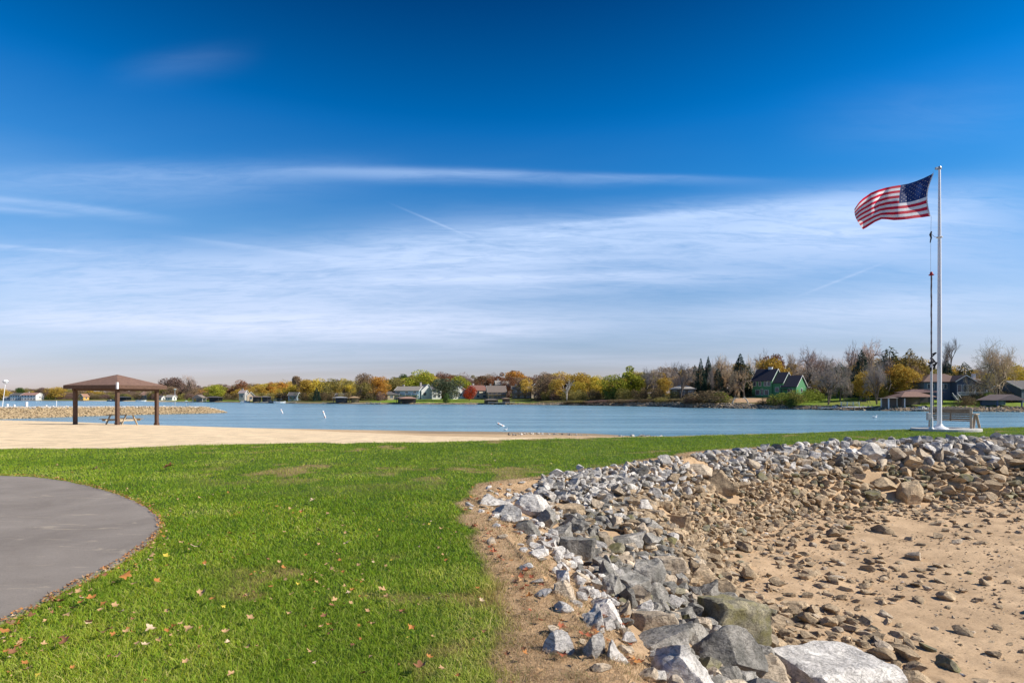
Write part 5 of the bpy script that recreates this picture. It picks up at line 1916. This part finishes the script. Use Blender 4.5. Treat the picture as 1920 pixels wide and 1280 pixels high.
def zone_name(px):
    for lim, nm in ((-5, 'beyond the left edge of the shore'), (120, 'around the white houses at far left'), (330, 'behind the picnic shelter'), (480, 'behind the boathouses right of the shelter'),
                    (690, 'in the yellow wood left of the tan garage'), (830, 'behind the white house'), (1010, 'on the ridge above the pale houses'), (1260, 'around the white dead tree'),
                    (1420, 'around the dark spruces'), (1560, 'behind the green house'), (1740, 'behind the green lawn'), (5000, 'behind the blue and white lake house')):
        if px < lim: return nm


for row, (step, koff, drop, ks) in enumerate(((19, 34, 13, 10), (17, 62, 6, 16), (15, 105, 0, 20))):
    px = -120.0
    while px < 2060:
        near = np.interp(px, [0, 700, 1300, 1900], [.62, .85, 1.25, 1.6])
        px += step * near * random.uniform(.7, 1.3)
        if row == 0 and (700 < px < 1000 or 1410 < px < 1530 or 1720 < px < 2060) : continue
        pal = [p for l, p in PAL if px >= l][-1]
        colr = pick(*pal)
        yt = np.interp(px, PX_, PY_) + drop * np.interp(px, [0, 600, 1500], [.35, .8, 1.6]) + random.uniform(-4, 2.5) * near
        if colr.startswith('twig'):
            sh_ = 'bare%d' % random.randrange(3); yt -= 6
        elif colr == 'pine': sh_ = 'pine%d' % random.randrange(2)
        else: sh_ = pick(('broad%d' % random.randrange(5), 6), ('tall%d' % random.randrange(3), 2), ('sparse%d' % random.randrange(3), 2))
        kk = koff * np.interp(px, [0, 1000, 1900], [1.5, 1.1, .85]) + random.uniform(-1, 1) * ks
        wp = random.uniform(24, 40) * near * (.8 if sh_[0] == 't' else 1)
        kind = 'bare tree' if sh_.startswith('bare') else ('pine' if sh_[0] == 'p' else 'tree')
        depth = ('front', 'middle', 'back')[row]
        lab = '%s %s, %s row, %s' % (CNAME[colr], kind, depth, zone_name(px))
        tree(sh_, px, yt, wp, kk, colr, lab, lab)
    # undergrowth closing the foot of the wood
px = -60
while px < 1990:
    near = np.interp(px, [0, 700, 1300, 1900], [.6, .8, 1.3, 1.8])
    px += 21 * near * random.uniform(.7, 1.3)
    if 1400 < px < 1530 or 1730 < px < 1860: k0 = 56
    elif 720 < px < 1000: k0 = 48
    else: k0 = np.interp(px, [0, 600, 1000, 1040, 1250, 1330, 1540, 1740], [26, 24, 24, 17, 14, 30, 50, 44])
    yt = np.interp(px, [0, 300, 700, 1000, 1240, 1290, 1420, 1500, 1560, 1920], [741, 738, 735, 733, 727, 738, 738, 718, 716, 718])
    colr = pick(('brush', 5), ('olive', 3), ('purple', 2), ('green', 1))
    lab = '%s undergrowth bush %s' % (CNAME[colr], zone_name(px))
    tree('bush%d' % random.randrange(3), px, yt, 27 * near, k0 + random.uniform(0, 6), colr, lab, lab)

# ------------------------------------------------------------------ houses
GLASS = mat_simple('window_glass', (.05, .07, .10), .12, .3, 1, spec=.6)
TRIM = mat_simple('white_trim', (.78, .78, .76), .5, .08, 2)
_mc = {}


def HM(c, kind='wall'):
    key = (c, kind)
    if key not in _mc:
        if kind == 'wall':
            m = bpy.data.materials.new('siding_%d' % len(_mc)); m.use_nodes = True
            N = NT(m.node_tree); b = N.n['Principled BSDF']
            tc = N.new('ShaderNodeTexCoord').outputs['Object']
            w = N.new('ShaderNodeTexWave', wave_type='BANDS', bands_direction='Z'); w.inputs['Scale'].default_value = 1.4; N.put(w.inputs['Vector'], tc)
            n = N.noise(tc, .9, 4)
            cc = N.mix(1, N.ramp(n, [(.3, tuple(x * .86 for x in c)), (.7, c)]), N.ramp(w.outputs['Fac'], [(0, (.82, .82, .82)), (.2, (1, 1, 1))]), 'MULTIPLY')
            N.put(b.inputs['Base Color'], cc); b.inputs['Roughness'].default_value = .7
        else:
            m = mat_shingle('shingles_%d' % len(_mc), c, tuple(x * .72 for x in c))
        _mc[key] = m
    return _mc[key]


def add_window(parent, x, y, z, w, h, face, trim=None):
    """window centred at (x,y,z) on a face whose outward normal is face ('-y','+x','-x')"""
    mb = MB(); t = .09
    def bx(a0, a1, z0, z1, d0, d1, m_):
        if face == '-y': m_.box(x + a0, x + a1, y - d1, y - d0, z + z0, z + z1)
        elif face == '+x': m_.box(x + d0, x + d1, y + a0, y + a1, z + z0, z + z1)
        else: m_.box(x - d1, x - d0, y + a0, y + a1, z + z0, z + z1)
    bx(-w / 2 - t, -w / 2, -h / 2, h / 2, -.04, .06, mb); bx(w / 2, w / 2 + t, -h / 2, h / 2, -.04, .06, mb)
    bx(-w / 2 - t, w / 2 + t, -h / 2 - t, -h / 2, -.04, .08, mb); bx(-w / 2 - t, w / 2 + t, h / 2, h / 2 + t, -.04, .07, mb)
    if w > 1.3: bx(-.03, .03, -h / 2, h / 2, .0, .05, mb)
    o = mb.build('window', trim or TRIM, parent)
    p = MB(); bx(-w / 2, w / 2, -h / 2, h / 2, -.03, .025, p); p.build('pane', GLASS, o)


def block(parent, x0, x1, y0, y1, z0, zw, rise, wall, roof, axis='x', over=.4, hip=False, th=.16, trim=True):
    """walls with gable (or hip) and an overhanging roof; ridge along axis"""
    mb = MB()
    xm, ym = (x0 + x1) / 2, (y0 + y1) / 2
    zr = zw + rise
    if hip:
        mb.box(x0, x1, y0, y1, z0, zw)
    elif axis == 'x':
        mb.prism_x([(y0, z0), (y1, z0), (y1, zw), (ym, zr), (y0, zw)], x0, x1)
    else:
        n = [(x0, z0), (x1, z0), (x1, zw), (xm, zr), (x0, zw)]
        vs = [(a, y0, b) for a, b in n] + [(a, y1, b) for a, b in n]
        mb.add(vs, [(0, 1, 2, 3, 4), (9, 8, 7, 6, 5)] + [(i, 5 + i, 5 + (i + 1) % 5, (i + 1) % 5) for i in range(5)])
    mb.build('wall', wall, parent)
    rb = MB()
    s = over
    lift = .03
    if hip:
        e = min((x1 - x0), (y1 - y0)) / 2
        if (x1 - x0) >= (y1 - y0): r0, r1 = (x0 + e, ym), (x1 - e, ym)
        else: r0, r1 = (xm, y0 + e), (xm, y1 - e)
        for dz, flip in ((lift + th, 0), (lift, 1)):
            v = [(x0 - s, y0 - s, zw - .1 + dz), (x1 + s, y0 - s, zw - .1 + dz), (x1 + s, y1 + s, zw - .1 + dz), (x0 - s, y1 + s, zw - .1 + dz), (r0[0], r0[1], zr + dz), (r1[0], r1[1], zr + dz)]
            f = [(0, 1, 5, 4), (1, 2, 5), (2, 3, 4, 5), (3, 0, 4)] if (x1 - x0) >= (y1 - y0) else [(0, 1, 4), (1, 2, 5, 4), (2, 3, 5), (3, 0, 4, 5)]
            rb.add(v, [q[::-1] for q in f] if flip else f)
        rb.box(x0 - s, x1 + s, y0 - s, y1 + s, zw - .12, zw - .1 + th + lift - .01)
    elif axis == 'x':
        k = rise / (ym - y0)
        pr = [(y0 - s, zw - s * k + lift), (ym, zr + lift), (y1 + s, zw - s * k + lift), (y1 + s, zw - s * k + lift + th), (ym, zr + lift + th), (y0 - s, zw - s * k + lift + th)]
        rb.prism_x(pr, x0 - s, x1 + s)
    else:
        k = rise / (xm - x0)
        n = [(x0 - s, zw - s * k + lift), (xm, zr + lift), (x1 + s, zw - s * k + lift), (x1 + s, zw - s * k + lift + th), (xm, zr + lift + th), (x0 - s, zw - s * k + lift + th)]
        vs = [(a, y0 - s, b) for a, b in n] + [(a, y1 + s, b) for a, b in n]
        rb.add(vs, [tuple(range(6)), tuple(range(11, 5, -1))] + [(i, 6 + i, 6 + (i + 1) % 6, (i + 1) % 6) for i in range(6)])
    o = rb.build('roof', roof, parent)
    if trim and not hip:
        t = MB(); q = .12
        if axis == 'x':
            for X in (x0 - s - .03, x1 + s - .02):
                for ya, yb in ((y0 - s, ym), (ym, y1 + s)):
                    za = zw - s * k + lift if ya != ym else zr + lift; zb = zr + lift if yb == ym else zw - s * k + lift
                    t.add([(X, ya, za - .05), (X + .05, ya, za - .05), (X + .05, yb, zb - .05), (X, yb, zb - .05), (X, ya, za + th + .05), (X + .05, ya, za + th + .05), (X + .05, yb, zb + th + .05), (X, yb, zb + th + .05)],
                          [(0, 3, 2, 1), (4, 5, 6, 7), (0, 1, 5, 4), (1, 2, 6, 5), (2, 3, 7, 6), (3, 0, 4, 7)])
        else:
            for Y in (y0 - s - .03,):
                for xa, xb in ((x0 - s, xm), (xm, x1 + s)):
                    za = zw - s * k + lift if xa != xm else zr + lift; zb = zr + lift if xb == xm else zw - s * k + lift
                    t.add([(xa, Y, za - .05), (xa, Y + .05, za - .05), (xb, Y + .05, zb - .05), (xb, Y, zb - .05), (xa, Y, za + th + .05), (xa, Y + .05, za + th + .05), (xb, Y + .05, zb + th + .05), (xb, Y, zb + th + .05)],
                          [(0, 1, 2, 3), (4, 7, 6, 5), (0, 4, 5, 1), (1, 5, 6, 2), (2, 6, 7, 3), (3, 7, 4, 0)])
        tv, tf = t.v, t.f
        for q8 in range(len(tv) // 8):
            t2 = MB(); t2.add(tv[q8 * 8:q8 * 8 + 8], [tuple(i - q8 * 8 for i in f) for f in tf[q8 * 6:q8 * 6 + 6]]); t2.build('verge_board', TRIM, o)
    return o


def house(px, k, label, name='house', cat='house', rz=0.0, zoff=0.0, D=None):
    D = D or float(shoreD(np.array([float(px)]))[0]) + k
    z = fg1(px, D) - .1 + zoff
    return empty(name, P(px, D, z), label, cat, rz=R(rz)), D, z


def chimney(o, x, y, z0, z1, w=.9, mat=None):
    c = MB(); c.box(x - w / 2, x + w / 2, y - .4, y + .4, z0, z1); c.box(x - w / 2 - .08, x + w / 2 + .08, y - .48, y + .48, z1, z1 + .12); c.build('chimney', mat or TRIM, o)


# green house (three stepped gables)
gh, D, z = house(1463, 34, 'dark green house with three stepped gables and navy roofs above the hedge', rz=-48, zoff=.4)
GW = HM((.08, .28, .125)); NR = HM((.035, .035, .06), 'roof')
block(gh, -8.2, -1.2, -4.2, 4.8, -1.5, 5.5, 4.0, GW, NR)
block(gh, -1.4, 2.4, -3.6, 4.4, -1.5, 4.7, 3.5, GW, NR)
r3 = block(gh, 2.2, 7.0, -3.9, 4.9, -1.5, 3.3, 3.7, GW, NR)
for x in (-7.2, -5.4, -3.4, -2.2): add_window(gh, x, -4.2, 4.3, .9, 1.5, '-y')
for x in (-6.2, -3.0): add_window(gh, x, -4.2, 1.3, 1.3, 1.6, '-y')
add_window(gh, -4.6, -4.2, 1.4, .7, 2.0, '-y'); add_window(gh, .4, -3.6, 2.2, 1.2, 1.4, '-y'); add_window(gh, 5, -3.9, 1.8, 1.6, 1.3, '-y')
add_window(gh, 7.0, .5, 2.0, 1.2, 1.2, '+x')
chimney(r3, -3.6, .4, 8.0, 10.2, 1.3)
po = MB(); po.box(2.4, 5.2, -5.6, -3.95, 2.3, 2.5); po.box(2.5, 2.7, -5.5, -5.3, -1, 2.3); po.box(4.9, 5.1, -5.5, -5.3, -1, 2.3); po.build('porch', NR, gh)
sk = MB(); sk.box(-9.5, -5, -8.2, -8.1, -2.5, -.5); sk.build('low_fence_panel', HM((.35, .42, .46)), gh)

# blue and white lake house on the right
lh, D, z = house(1795, 30, 'blue grey lake house with a white gable and brown roof behind the bench', rz=-6, zoff=1.5)
BWm = HM((.13, .17, .24)); BR = HM((.22, .135, .11), 'roof'); BD = HM((.07, .09, .14))
block(lh, -10.6, 2.0, -2.0, 6.5, -4.0, 3.7, 2.4, BWm, BR, hip=True)
block(lh, -3.2, 1.8, -4.6, .5, -4.0, 3.9, 1.6, BD, BR, axis='y', over=.5)
block(lh, 2.1, 10.2, -1.0, 5.5, -4.0, 3.2, 1.5, HM((.30, .30, .30)), HM((.34, .25, .20), 'roof'), hip=True)
for x in (-9.2, -8.2, -5.6, -4.6): add_window(lh, x, -2.0, 2.4, .8, 1.3, '-y')
for x in (-2.3, -.8, .7): add_window(lh, x, -4.6, 1.7, 1.0, 2.2, '-y')
for x in (3.6, 5.2, 7.6): add_window(lh, x, -1.0, 1.2, 1.2, 1.7, '-y')
dk = MB(); dk.box(-4.5, 9.8, -7.4, -4.65, -.42, -.25)
for x in (-4.3, -1, 2, 5, 8, 9.6): dk.box(x, x + .18, -7.3, -7.12, -5, -.42)
d_ = dk.build('deck', HM((.32, .31, .30)), lh)
rl_ = MB(); rl_.box(-4.5, 9.8, -7.38, -7.32, .55, .65); rl_.box(-4.5, 9.8, -7.38, -7.32, -.2, -.1)
for i in range(44): rl_.box(-4.5 + i * .33, -4.5 + i * .33 + .06, -7.37, -7.33, -.1, .55)
rl_.build('railing', TRIM, d_)
stp = MB()
for i in range(9): stp.box(-5.8 + .0 * i, -4.55, -7.4 - i * .3, -7.12 - i * .3, -.45 - i * .28, -.38 - i * .28)
stp.bar((-5.85, -7.2, .4), (-5.85, -10.2, -2.2), .08, .1); stp.bar((-4.5, -7.2, .4), (-4.5, -10.2, -2.2), .08, .1); stp.build('stairs', TRIM, d_)
for x in (1.6, 4.9):
    c_ = MB(); c_.box(x, x + .35, -4.9, -4.55 - .0, -.25, 1.3); c_.build('porch_column', TRIM, lh)
chimney(lh, 6.5, 3, 4.4, 6.2, .8)
st_ = MB(); st_.box(4.2, 6.6, -10.8, -8.5, -4.4, -2.0); st_.build('brick_steps', mat_simple('brick', (.34, .12, .08), .9, .3, 6), lh)

# more houses: (px, k, label, width m, depth, wall h, rise, wall colour, roof colour, axis, rz, hip)
WHT = (.72, .71, .68); TAN_ = (.42, .34, .24); GRY = (.30, .30, .30); BRN = (.20, .145, .10)
RG = (.14, .13, .13); RB = (.20, .13, .10); RL = (.38, .34, .30)
HS = [(769, 44, 'white lake house with a blue shaded porch front and grey brown roof', 14, 9, 4.6, 2.2, (.30, .42, .50), RL, 'x', -14, False, 3, 2),  # blue wall colour is shade painted into the white front
      (797, 46, 'white gable end standing right of the blue shaded porch house', 7.5, 9, 4.6, 3.2, WHT, RL, 'y', 30, False, 2, 1),
      (816, 44, 'narrow white house partly behind the grey green tree', 5, 7, 5.0, 1.6, WHT, RG, 'x', 22, False, 2, 2),
      (857, 46, 'white gabled house between the grey green tree and the red tree', 8.5, 8, 4.0, 2.7, WHT, RG, 'y', 30, False, 3, 1),
      (895, 46, 'cream two storey house with a red brown roof beside the red tree', 7.5, 9, 4.4, 2.6, (.62, .55, .42), (.27, .13, .10), 'x', 30, False, 2, 2),
      (930, 44, 'tan house with a grey brown roof and long balcony', 9.5, 8, 3.6, 3.2, TAN_, (.25, .20, .17), 'x', 8, False, 4, 2),
      (942, 66, 'pale house on the rise peeking over the tan one', 8, 7, 6.4, 2.2, (.62, .60, .55), RL, 'x', 10, False, 3, 1),
      (978, 42, 'brown house with dark stacked decks over the water', 10, 8, 4.8, 1.6, BRN, (.22, .18, .14), 'x', 0, False, 3, 2),
      (996, 50, 'cream wall house right behind the dark decks', 4, 7, 5.6, 1.6, (.62, .53, .42), RB, 'y', 30, False, 1, 2),
      (739, 40, 'low tan garage right of the orange tree', 8.5, 7, 2.8, 1.5, TAN_, RG, 'x', 24, False, 2, 1),
      (722, 46, 'low grey cottage behind the orange tree trunk', 7, 6, 2.4, 1.2, GRY, RG, 'x', 0, False, 1, 1),
      (1281, 26, 'brown lake house with stacked pale roofs on the bank', 9, 7, 3.4, 1.4, BRN, (.50, .47, .43), 'x', -20, True, 3, 1),
      (470, 20, 'cream cottage with a pink roof left of the boat lifts', 4.2, 5, 3.0, 2.2, (.62, .47, .34), (.50, .34, .27), 'y', 28, False, 1, 1),
      (457, 24, 'tall grey cottage behind the cream one', 3.5, 5, 4.6, 1.6, (.45, .43, .42), (.4, .33, .32), 'x', 0, False, 1, 1),
      (552, 24, 'small blue grey cottage behind the tree trunks', 5, 5, 3.0, 1.6, (.36, .45, .50), RG, 'x', 0, False, 2, 1),
      (640, 30, 'low pale cottage half hidden by the yellow trees', 5, 5, 2.4, 1.4, (.55, .53, .45), RG, 'x', 0, False, 2, 1),
      (158, 8, 'tiny yellow orange house seen under the shelter roof', 3.6, 5, 3.0, 2.0, (.62, .38, .10), (.40, .22, .14), 'y', -10, False, 1, 1),
      (276, 34, 'pinkish tan house seen between the shelter posts', 6, 6, 3.4, 2.4, (.60, .42, .26), (.48, .28, .2), 'x', -15, False, 2, 1),
      (302, 20, 'small white house in the dark gap right of the shelter roof', 3.5, 5, 1.8, 1.2, WHT, RG, 'x', 0, False, 2, 1),
      (321, 14, 'white lakeside cabin right of the shelter', 4.5, 5, 2.4, 1.3, WHT, RL, 'x', 0, False, 3, 1),
      (36, 8, 'white house with a dark roof left of the bigger white house', 8, 8, 4.0, 1.6, WHT, RG, 'x', 0, False, 4, 2),
      (61, 8, 'bigger white two storey house at far left', 12, 8, 4.2, 1.8, WHT, (.45, .25, .2), 'x', 0, False, 5, 2),
      (18, 6, 'small white house at the left edge of the far shore', 5, 6, 1.8, 1.2, WHT, RL, 'x', 0, False, 2, 1),
      (28, 9, 'thin white cottage between the small and the dark roofed house', 3, 5, 3.0, 1.4, WHT, RG, 'y', 0, False, 1, 1),
      (1913, 22, 'dark blue house with a pale sunlit end at the right edge', 10, 8, 3.6, 2.2, (.06, .09, .13), RG, 'x', 12, False, 3, 1)]
for (px, k, lab, w, d, wh, rise, wc, rc, ax, rz, hip, nw, ns) in HS:
    root, D, z = house(px, k, lab, rz=rz)
    rf = block(root, -w / 2, w / 2, -d / 2, d / 2, -1.2, wh, rise, HM(wc), HM(rc, 'roof'), ax, hip=hip)
    fl = wh / ns
    for s_ in range(ns):
        for i in range(nw):
            x = -w / 2 + (i + .5) * w / nw
            add_window(root, x, -d / 2, fl * (s_ + .58), min(1.5, w / nw * .55), min(1.5, fl * .5), '-y')
    add_window(root, w / 2, 0, wh * .6, 1.2, 1.2, '+x')
    dr_ = MB(); dr_.box(w / 2 - 1.6, w / 2 - .7, -d / 2 - .05, -d / 2 + .02, 0, 2.0) if ns == 1 and nw < 3 and w > 6 else dr_.box(-.45, .45, d / 2 - .02, d / 2 + .05, 0, 2.0)
    dr_.build('door', mat_simple('door_dark', (.10, .08, .07), .6), root)
    if wh > 4 or px in (930, 942):
        chimney(rf, -w * .3, .6, wh + rise * .3, wh + rise + 1.1, .9, HM((.4, .36, .33)))
    if px in (769, 930, 978):
        b = MB(); b.box(-w / 2, w / 2, -d / 2 - 1.9, -d / 2 - .12, 2.2, 2.35)
        for i in range(5):
            x = -w / 2 + .1 + i * (w - .3) / 4
            b.box(x, x + .14, -d / 2 - 1.85, -d / 2 - 1.7, -1.2, 2.2); b.box(x, x + .1, -d / 2 - 1.85, -d / 2 - 1.75, 2.35, 3.3)
        b.box(-w / 2, w / 2, -d / 2 - 1.86, -d / 2 - 1.78, 3.25, 3.33)
        b.build('balcony', TRIM if px == 769 else HM((.25, .2, .15)), root)


# boathouses and open shelters on the waterline
def boathouse(px, k, lab, w, d, h, rise, rc, wc, rz=0, openf=True, hip=True, zo=0):
    root, D, z = house(px, k, lab, name='boathouse', cat='boathouse', rz=rz, zoff=zo)
    for sx in (-1, 1):
        for y in (-d / 2, d / 2):
            m_ = MB(); x = sx * w / 2
            m_.box(x - .12, x + .12, y - .12, y + .12, -1.6, h); m_.build('post', TRIM if wc is None else HM(wc), root)
    m_ = MB(); m_.box(-w / 2 + .14, w / 2 - .14, d / 2 - .05, d / 2 + .05, -1.2, h - .02); m_.build('back_wall', HM(tuple(min(.4, v * 1.9) for v in (wc or (.1, .08, .07)))), root)
    rb = MB(); s = .8
    e = min(w, d) / 2 + s
    x0, x1, y0, y1 = -w / 2 - s, w / 2 + s, -d / 2 - s, d / 2 + s
    if hip:
        r0, r1 = x0 + e, x1 - e
        rb.add([(x0, y0, h), (x1, y0, h), (x1, y1, h), (x0, y1, h), (r0, 0, h + rise), (r1, 0, h + rise)], [(0, 1, 5, 4), (1, 2, 5), (2, 3, 4, 5), (3, 0, 4), (3, 2, 1, 0)])
    else:
        rb.add([(x0, y0, h), (x1, y0, h), (0, y0, h + rise), (x0, y1, h), (x1, y1, h), (0, y1, h + rise)], [(0, 1, 2), (5, 4, 3), (1, 4, 5, 2), (3, 0, 2, 5), (0, 3, 4, 1)])
    rb.build('roof', HM(rc, 'roof'), root)
    dk = MB(); dk.box(-w / 2 - .5, w / 2 + .5, -d / 2 - .8, d / 2, -.5, -.3); dk.build('dock', HM((.36, .34, .31)), root)
    return root


boathouse(1708, 6, 'open brown roofed boathouse with pale posts left of the flagpole', 8.2, 5, 2.6, 1.4, (.30, .17, .13), (.09, .07, .06))
boathouse(1725, 13, 'second lower brown roof right behind the open boathouse', 9, 4.5, 3.2, .9, (.20, .11, .10), (.08, .07, .07))
boathouse(1674, 3.5, 'flat brown canopy on posts beside the open boathouse', 4.2, 3, 2.5, .35, (.17, .13, .11), None)
boathouse(1877, 7, 'low boathouse with a blue gable under the golden bare tree', 6.2, 5, 1.6, 1.5, (.30, .22, .2), (.07, .12, .24), hip=False)
boathouse(765, 2, 'boathouse with a pink brown roof below the white lake house', 6.5, 4, 2.3, 1.0, (.45, .27, .2), (.07, .06, .05))
boathouse(752, 4, 'dark boathouse left of the pink brown roofed one', 3.6, 4, 2.5, .8, (.16, .14, .13), (.08, .07, .06))
boathouse(664, 5, 'small gazebo with an orange tan roof on the shore', 3.6, 3.4, 2.4, .8, (.55, .36, .2), (.25, .17, .1))
boathouse(638, 3, 'grey roofed boathouse left of the orange tan gazebo', 5.5, 4, 2.6, .6, (.42, .42, .43), (.06, .06, .07))
boathouse(497, 3, 'dark boathouse with a flat grey roof among the boat lifts', 4.5, 4, 3.0, .4, (.34, .31, .31), (.05, .05, .06))
boathouse(479, 3, 'brown boathouse beside the pink roofed cream cottage', 4.5, 4, 3.0, .6, (.26, .18, .16), (.06, .05, .05))
boathouse(401, 3, 'dark wide boathouse right of the white gabled one', 8, 5, 2.6, .8, (.13, .11, .11), (.05, .045, .05))
boathouse(374, 3, 'white gabled boathouse on the shore right of the shelter', 6, 4, 2.2, 2.0, (.30, .24, .2), WHT, hip=False)
boathouse(230, 3, 'dark boathouse seen between the shelter posts', 9, 5, 2.6, .6, (.09, .09, .10), (.04, .045, .05))
boathouse(949, 2.5, 'thatch coloured shed at the shore by the dark decks', 3.2, 3, 2.2, .5, (.30, .22, .15), (.1, .08, .06))
boathouse(921, 2.5, 'low deck roof at the shore under the tan house', 6, 3, 1.7, .3, (.40, .34, .28), (.12, .10, .08))


def dock(px, L_, lab, up=.55, rz=0, col=(.55, .53, .5)):
    D = float(shoreD(np.array([float(px)]))[0]) + .5
    root = empty('dock', P(px, D, W), lab, 'dock', rz=R(rz))
    mb = MB(); mb.box(-L_ / 2, L_ / 2, -.8, .8, up, up + .14); mb.build('deck', HM(col), root)
    for i in range(4):
        for s in (-1, 1):
            x = -L_ / 2 + .3 + i * (L_ - .6) / 3
            mb = MB(); mb.box(x - .07, x + .07, s * .7 - .07, s * .7 + .07, -1, up + .5); mb.build('pile', HM((.3, .26, .2)), root)


dock(1607, 8, 'white dock on the shore below the green lawn', .9, 4, (.75, .74, .72))
dock(1556, 6, 'low white dock under the wide bare tree', .5, 0, (.72, .70, .68))
dock(1730, 5, 'short grey dock left of the flagpole', .4, 0)
dock(700, 7, 'pale dock below the orange tree', .5)
dock(940, 12, 'long grey dock under the tan house', .9)
dock(505, 9, 'dock below the flat roofed boathouse', .5)
dock(545, 6, 'dock right of the boat lifts', .5)
dock(618, 7, 'sloping grey dock left of the grey roofed boathouse', .4)


def boat(px, lab, L_=6, canopy=True, off=-3, hull=None, rz=0):
    D = float(shoreD(np.array([float(px)]))[0]) + off
    root = empty('moored_boat', P(px, D, W), lab, 'boat', rz=R(rz))
    mb = MB()
    prof = [(-.5, .85), (-.5, .15), (-.3, -.2), (.0, -.25), (.3, -.2), (.5, .15), (.5, .85)]
    st = [(-1, .9, 0), (-.5, 1, 0), (.2, 1, 0), (.7, .62, .1), (1, .05, .3)]
    vs = []; n = 7
    for t, s, r_ in st:
        for y, z in prof: vs.append((t * L_ / 2, y * 2.2 * s, z + r_))
    fs = [(i * n + j, i * n + j + 1, (i + 1) * n + j + 1, (i + 1) * n + j) for i in range(4) for j in range(n - 1)] + [tuple(range(n))] + [(i * n, (i + 1) * n, (i + 1) * n + 6, i * n + 6) for i in range(4)]
    mb.add(vs, fs); mb.build('hull', hull or TRIM, root)
    mb = MB(); mb.add([(-.2, -.8, .85), (.2, -.8, .85), (-.5, -.7, 1.5), (-.2, .8, .85), (.2, .8, .85), (-.5, .7, 1.5)], [(0, 1, 2), (3, 5, 4), (1, 4, 5, 2), (0, 2, 5, 3), (0, 3, 4, 1)]); mb.build('windshield', GLASS, root)
    mb = MB(); mb.box(-L_ * .4, -L_ * .2, -.7, .7, .8, 1.25); mb.build('seat', HM((.5, .48, .45)), root)
    if canopy:
        mb = MB(); mb.box(-L_ * .35, L_ * .12, -1, 1, 2.2, 2.3)
        for x in (-L_ * .33, L_ * .1):
            for y in (-.95, .95): mb.bar((x, y, .85), (x, y, 2.2), .05, .05)
        mb.build('canopy', HM((.10, .14, .2)), root)


NAVY = mat_simple('navy_cover', (.04, .05, .08), .6)
boat(515, 'dark covered boat moored right of the flat roofed boathouse', 6, True, hull=NAVY)
boat(525, 'white boat on a lift left of the blue grey cottage', 6, True)
boat(265, 'white boat with canopy seen beside the right shelter post', 7, True)
boat(212, 'dark boat seen between the shelter posts', 8, False, hull=NAVY)
boat(460, 'white boat moored below the grey cottage', 5, False)
boat(1735, 'pale upturned rowing boat on the shore left of the bench', 4, False, off=3, rz=10)
boat(1572, 'small white boat lying on the shore by the swing seat', 3.5, False, off=4)


# swing seat, tarp and small yard things by the lawn
def swing_frame():
    px = 1620; D = float(shoreD(np.array([px * 1.0]))[0]) + 12
    root = empty('garden_swing', P(px, D, fg1(px, D)), 'dark framed garden swing standing on the green lawn', 'garden swing')
    for s in (-1, 1):
        mb = MB(); mb.bar((s * 1.4, -.7, 0), (s * 1.2, 0, 2.1), .09, .09); mb.bar((s * 1.4, .7, 0), (s * 1.2, 0, 2.1), .09, .09); mb.build('side_frame', DARKP, root)
    mb = MB(); mb.bar((-1.3, 0, 2.1), (1.3, 0, 2.1), .1, .1); mb.build('top_bar', DARKP, root)
    mb = MB(); mb.box(-.9, .9, -.3, .25, .45, .53); mb.box(-.9, .9, .25, .32, .5, 1.05); mb.build('seat', DARKP, root)
    for s in (-1, 1):
        mb = MB(); mb.bar((s * .85, 0, .5), (s * .85, 0, 2.08), .03, .03); mb.build('chain', GALV, root)


swing_frame()


def fence_rail(px, lab):
    D = float(shoreD(np.array([px * 1.0]))[0]) + 6
    root = empty('low_fence', P(px, D, fg1(px, D) - .05), lab, 'fence')
    mb = MB(); mb.box(-2.6, 2.6, -.04, .04, .9, 1.05); mb.box(-2.6, 2.6, -.04, .04, .5, .62); mb.build('rail', TRIM, root)
    for i in range(4):
        mb = MB(); x = -2.55 + i * 1.7; mb.box(x - .09, x + .09, -.1, .1, 0, 1.15); mb.build('post', TRIM, root)


fence_rail(1594, 'white low rail fence above the white dock')
for px, lab in ((1378, 'left pale bent driftwood trunk on the stony shore below the sandy bank'), (1398, 'right pale bent driftwood trunk beside the first on the stony shore')):
    D = float(shoreD(np.array([px * 1.0]))[0]) + 4
    root = empty('driftwood', P(px, D, fg1(px, D) - .2), lab, 'driftwood')
    mb = MB(); s = 1 if px < 1390 else -1
    mb.tube([(-.8 * s, 0, -.6), (-.7 * s, 0, .7), (-.2 * s, .2, 1.7), (.6 * s, 0, 2.0), (1.2 * s, -.2, 1.7)], [.22, .2, .18, .13, .05], 7)
    mb.build('trunk', BARKL, root, smooth=True)
    mb = MB(); mb.tube([(-.2 * s, .2, 1.7), (.1 * s, .4, 2.3), (.5 * s, .3, 2.6)], [.1, .07, .03], 6); mb.build('branch', BARKL, root, smooth=True)

# stones of the far bank: those that can be told apart, then the rest as one
sites = []
for i in range(2600):
    px = random.choice([random.uniform(1000, 1940), random.uniform(1240, 1480), random.uniform(680, 1940)])
    k = random.uniform(-.6, 4.2)
    D = float(shoreD(np.array([px]))[0]) + k
    s = random.uniform(.25, .8)
    sites.append(((px - 960) / F * D, D, fg1(px, D) + .05, s, s * .8, s * .55, random.uniform(0, 6), pick(('tan', 5), ('grey', 4), ('cream', 2)), 0, None))
rock_pile('shore_stones', sites, 'brown and grey stones lining the waterline of the far shore', 'stones', 1)
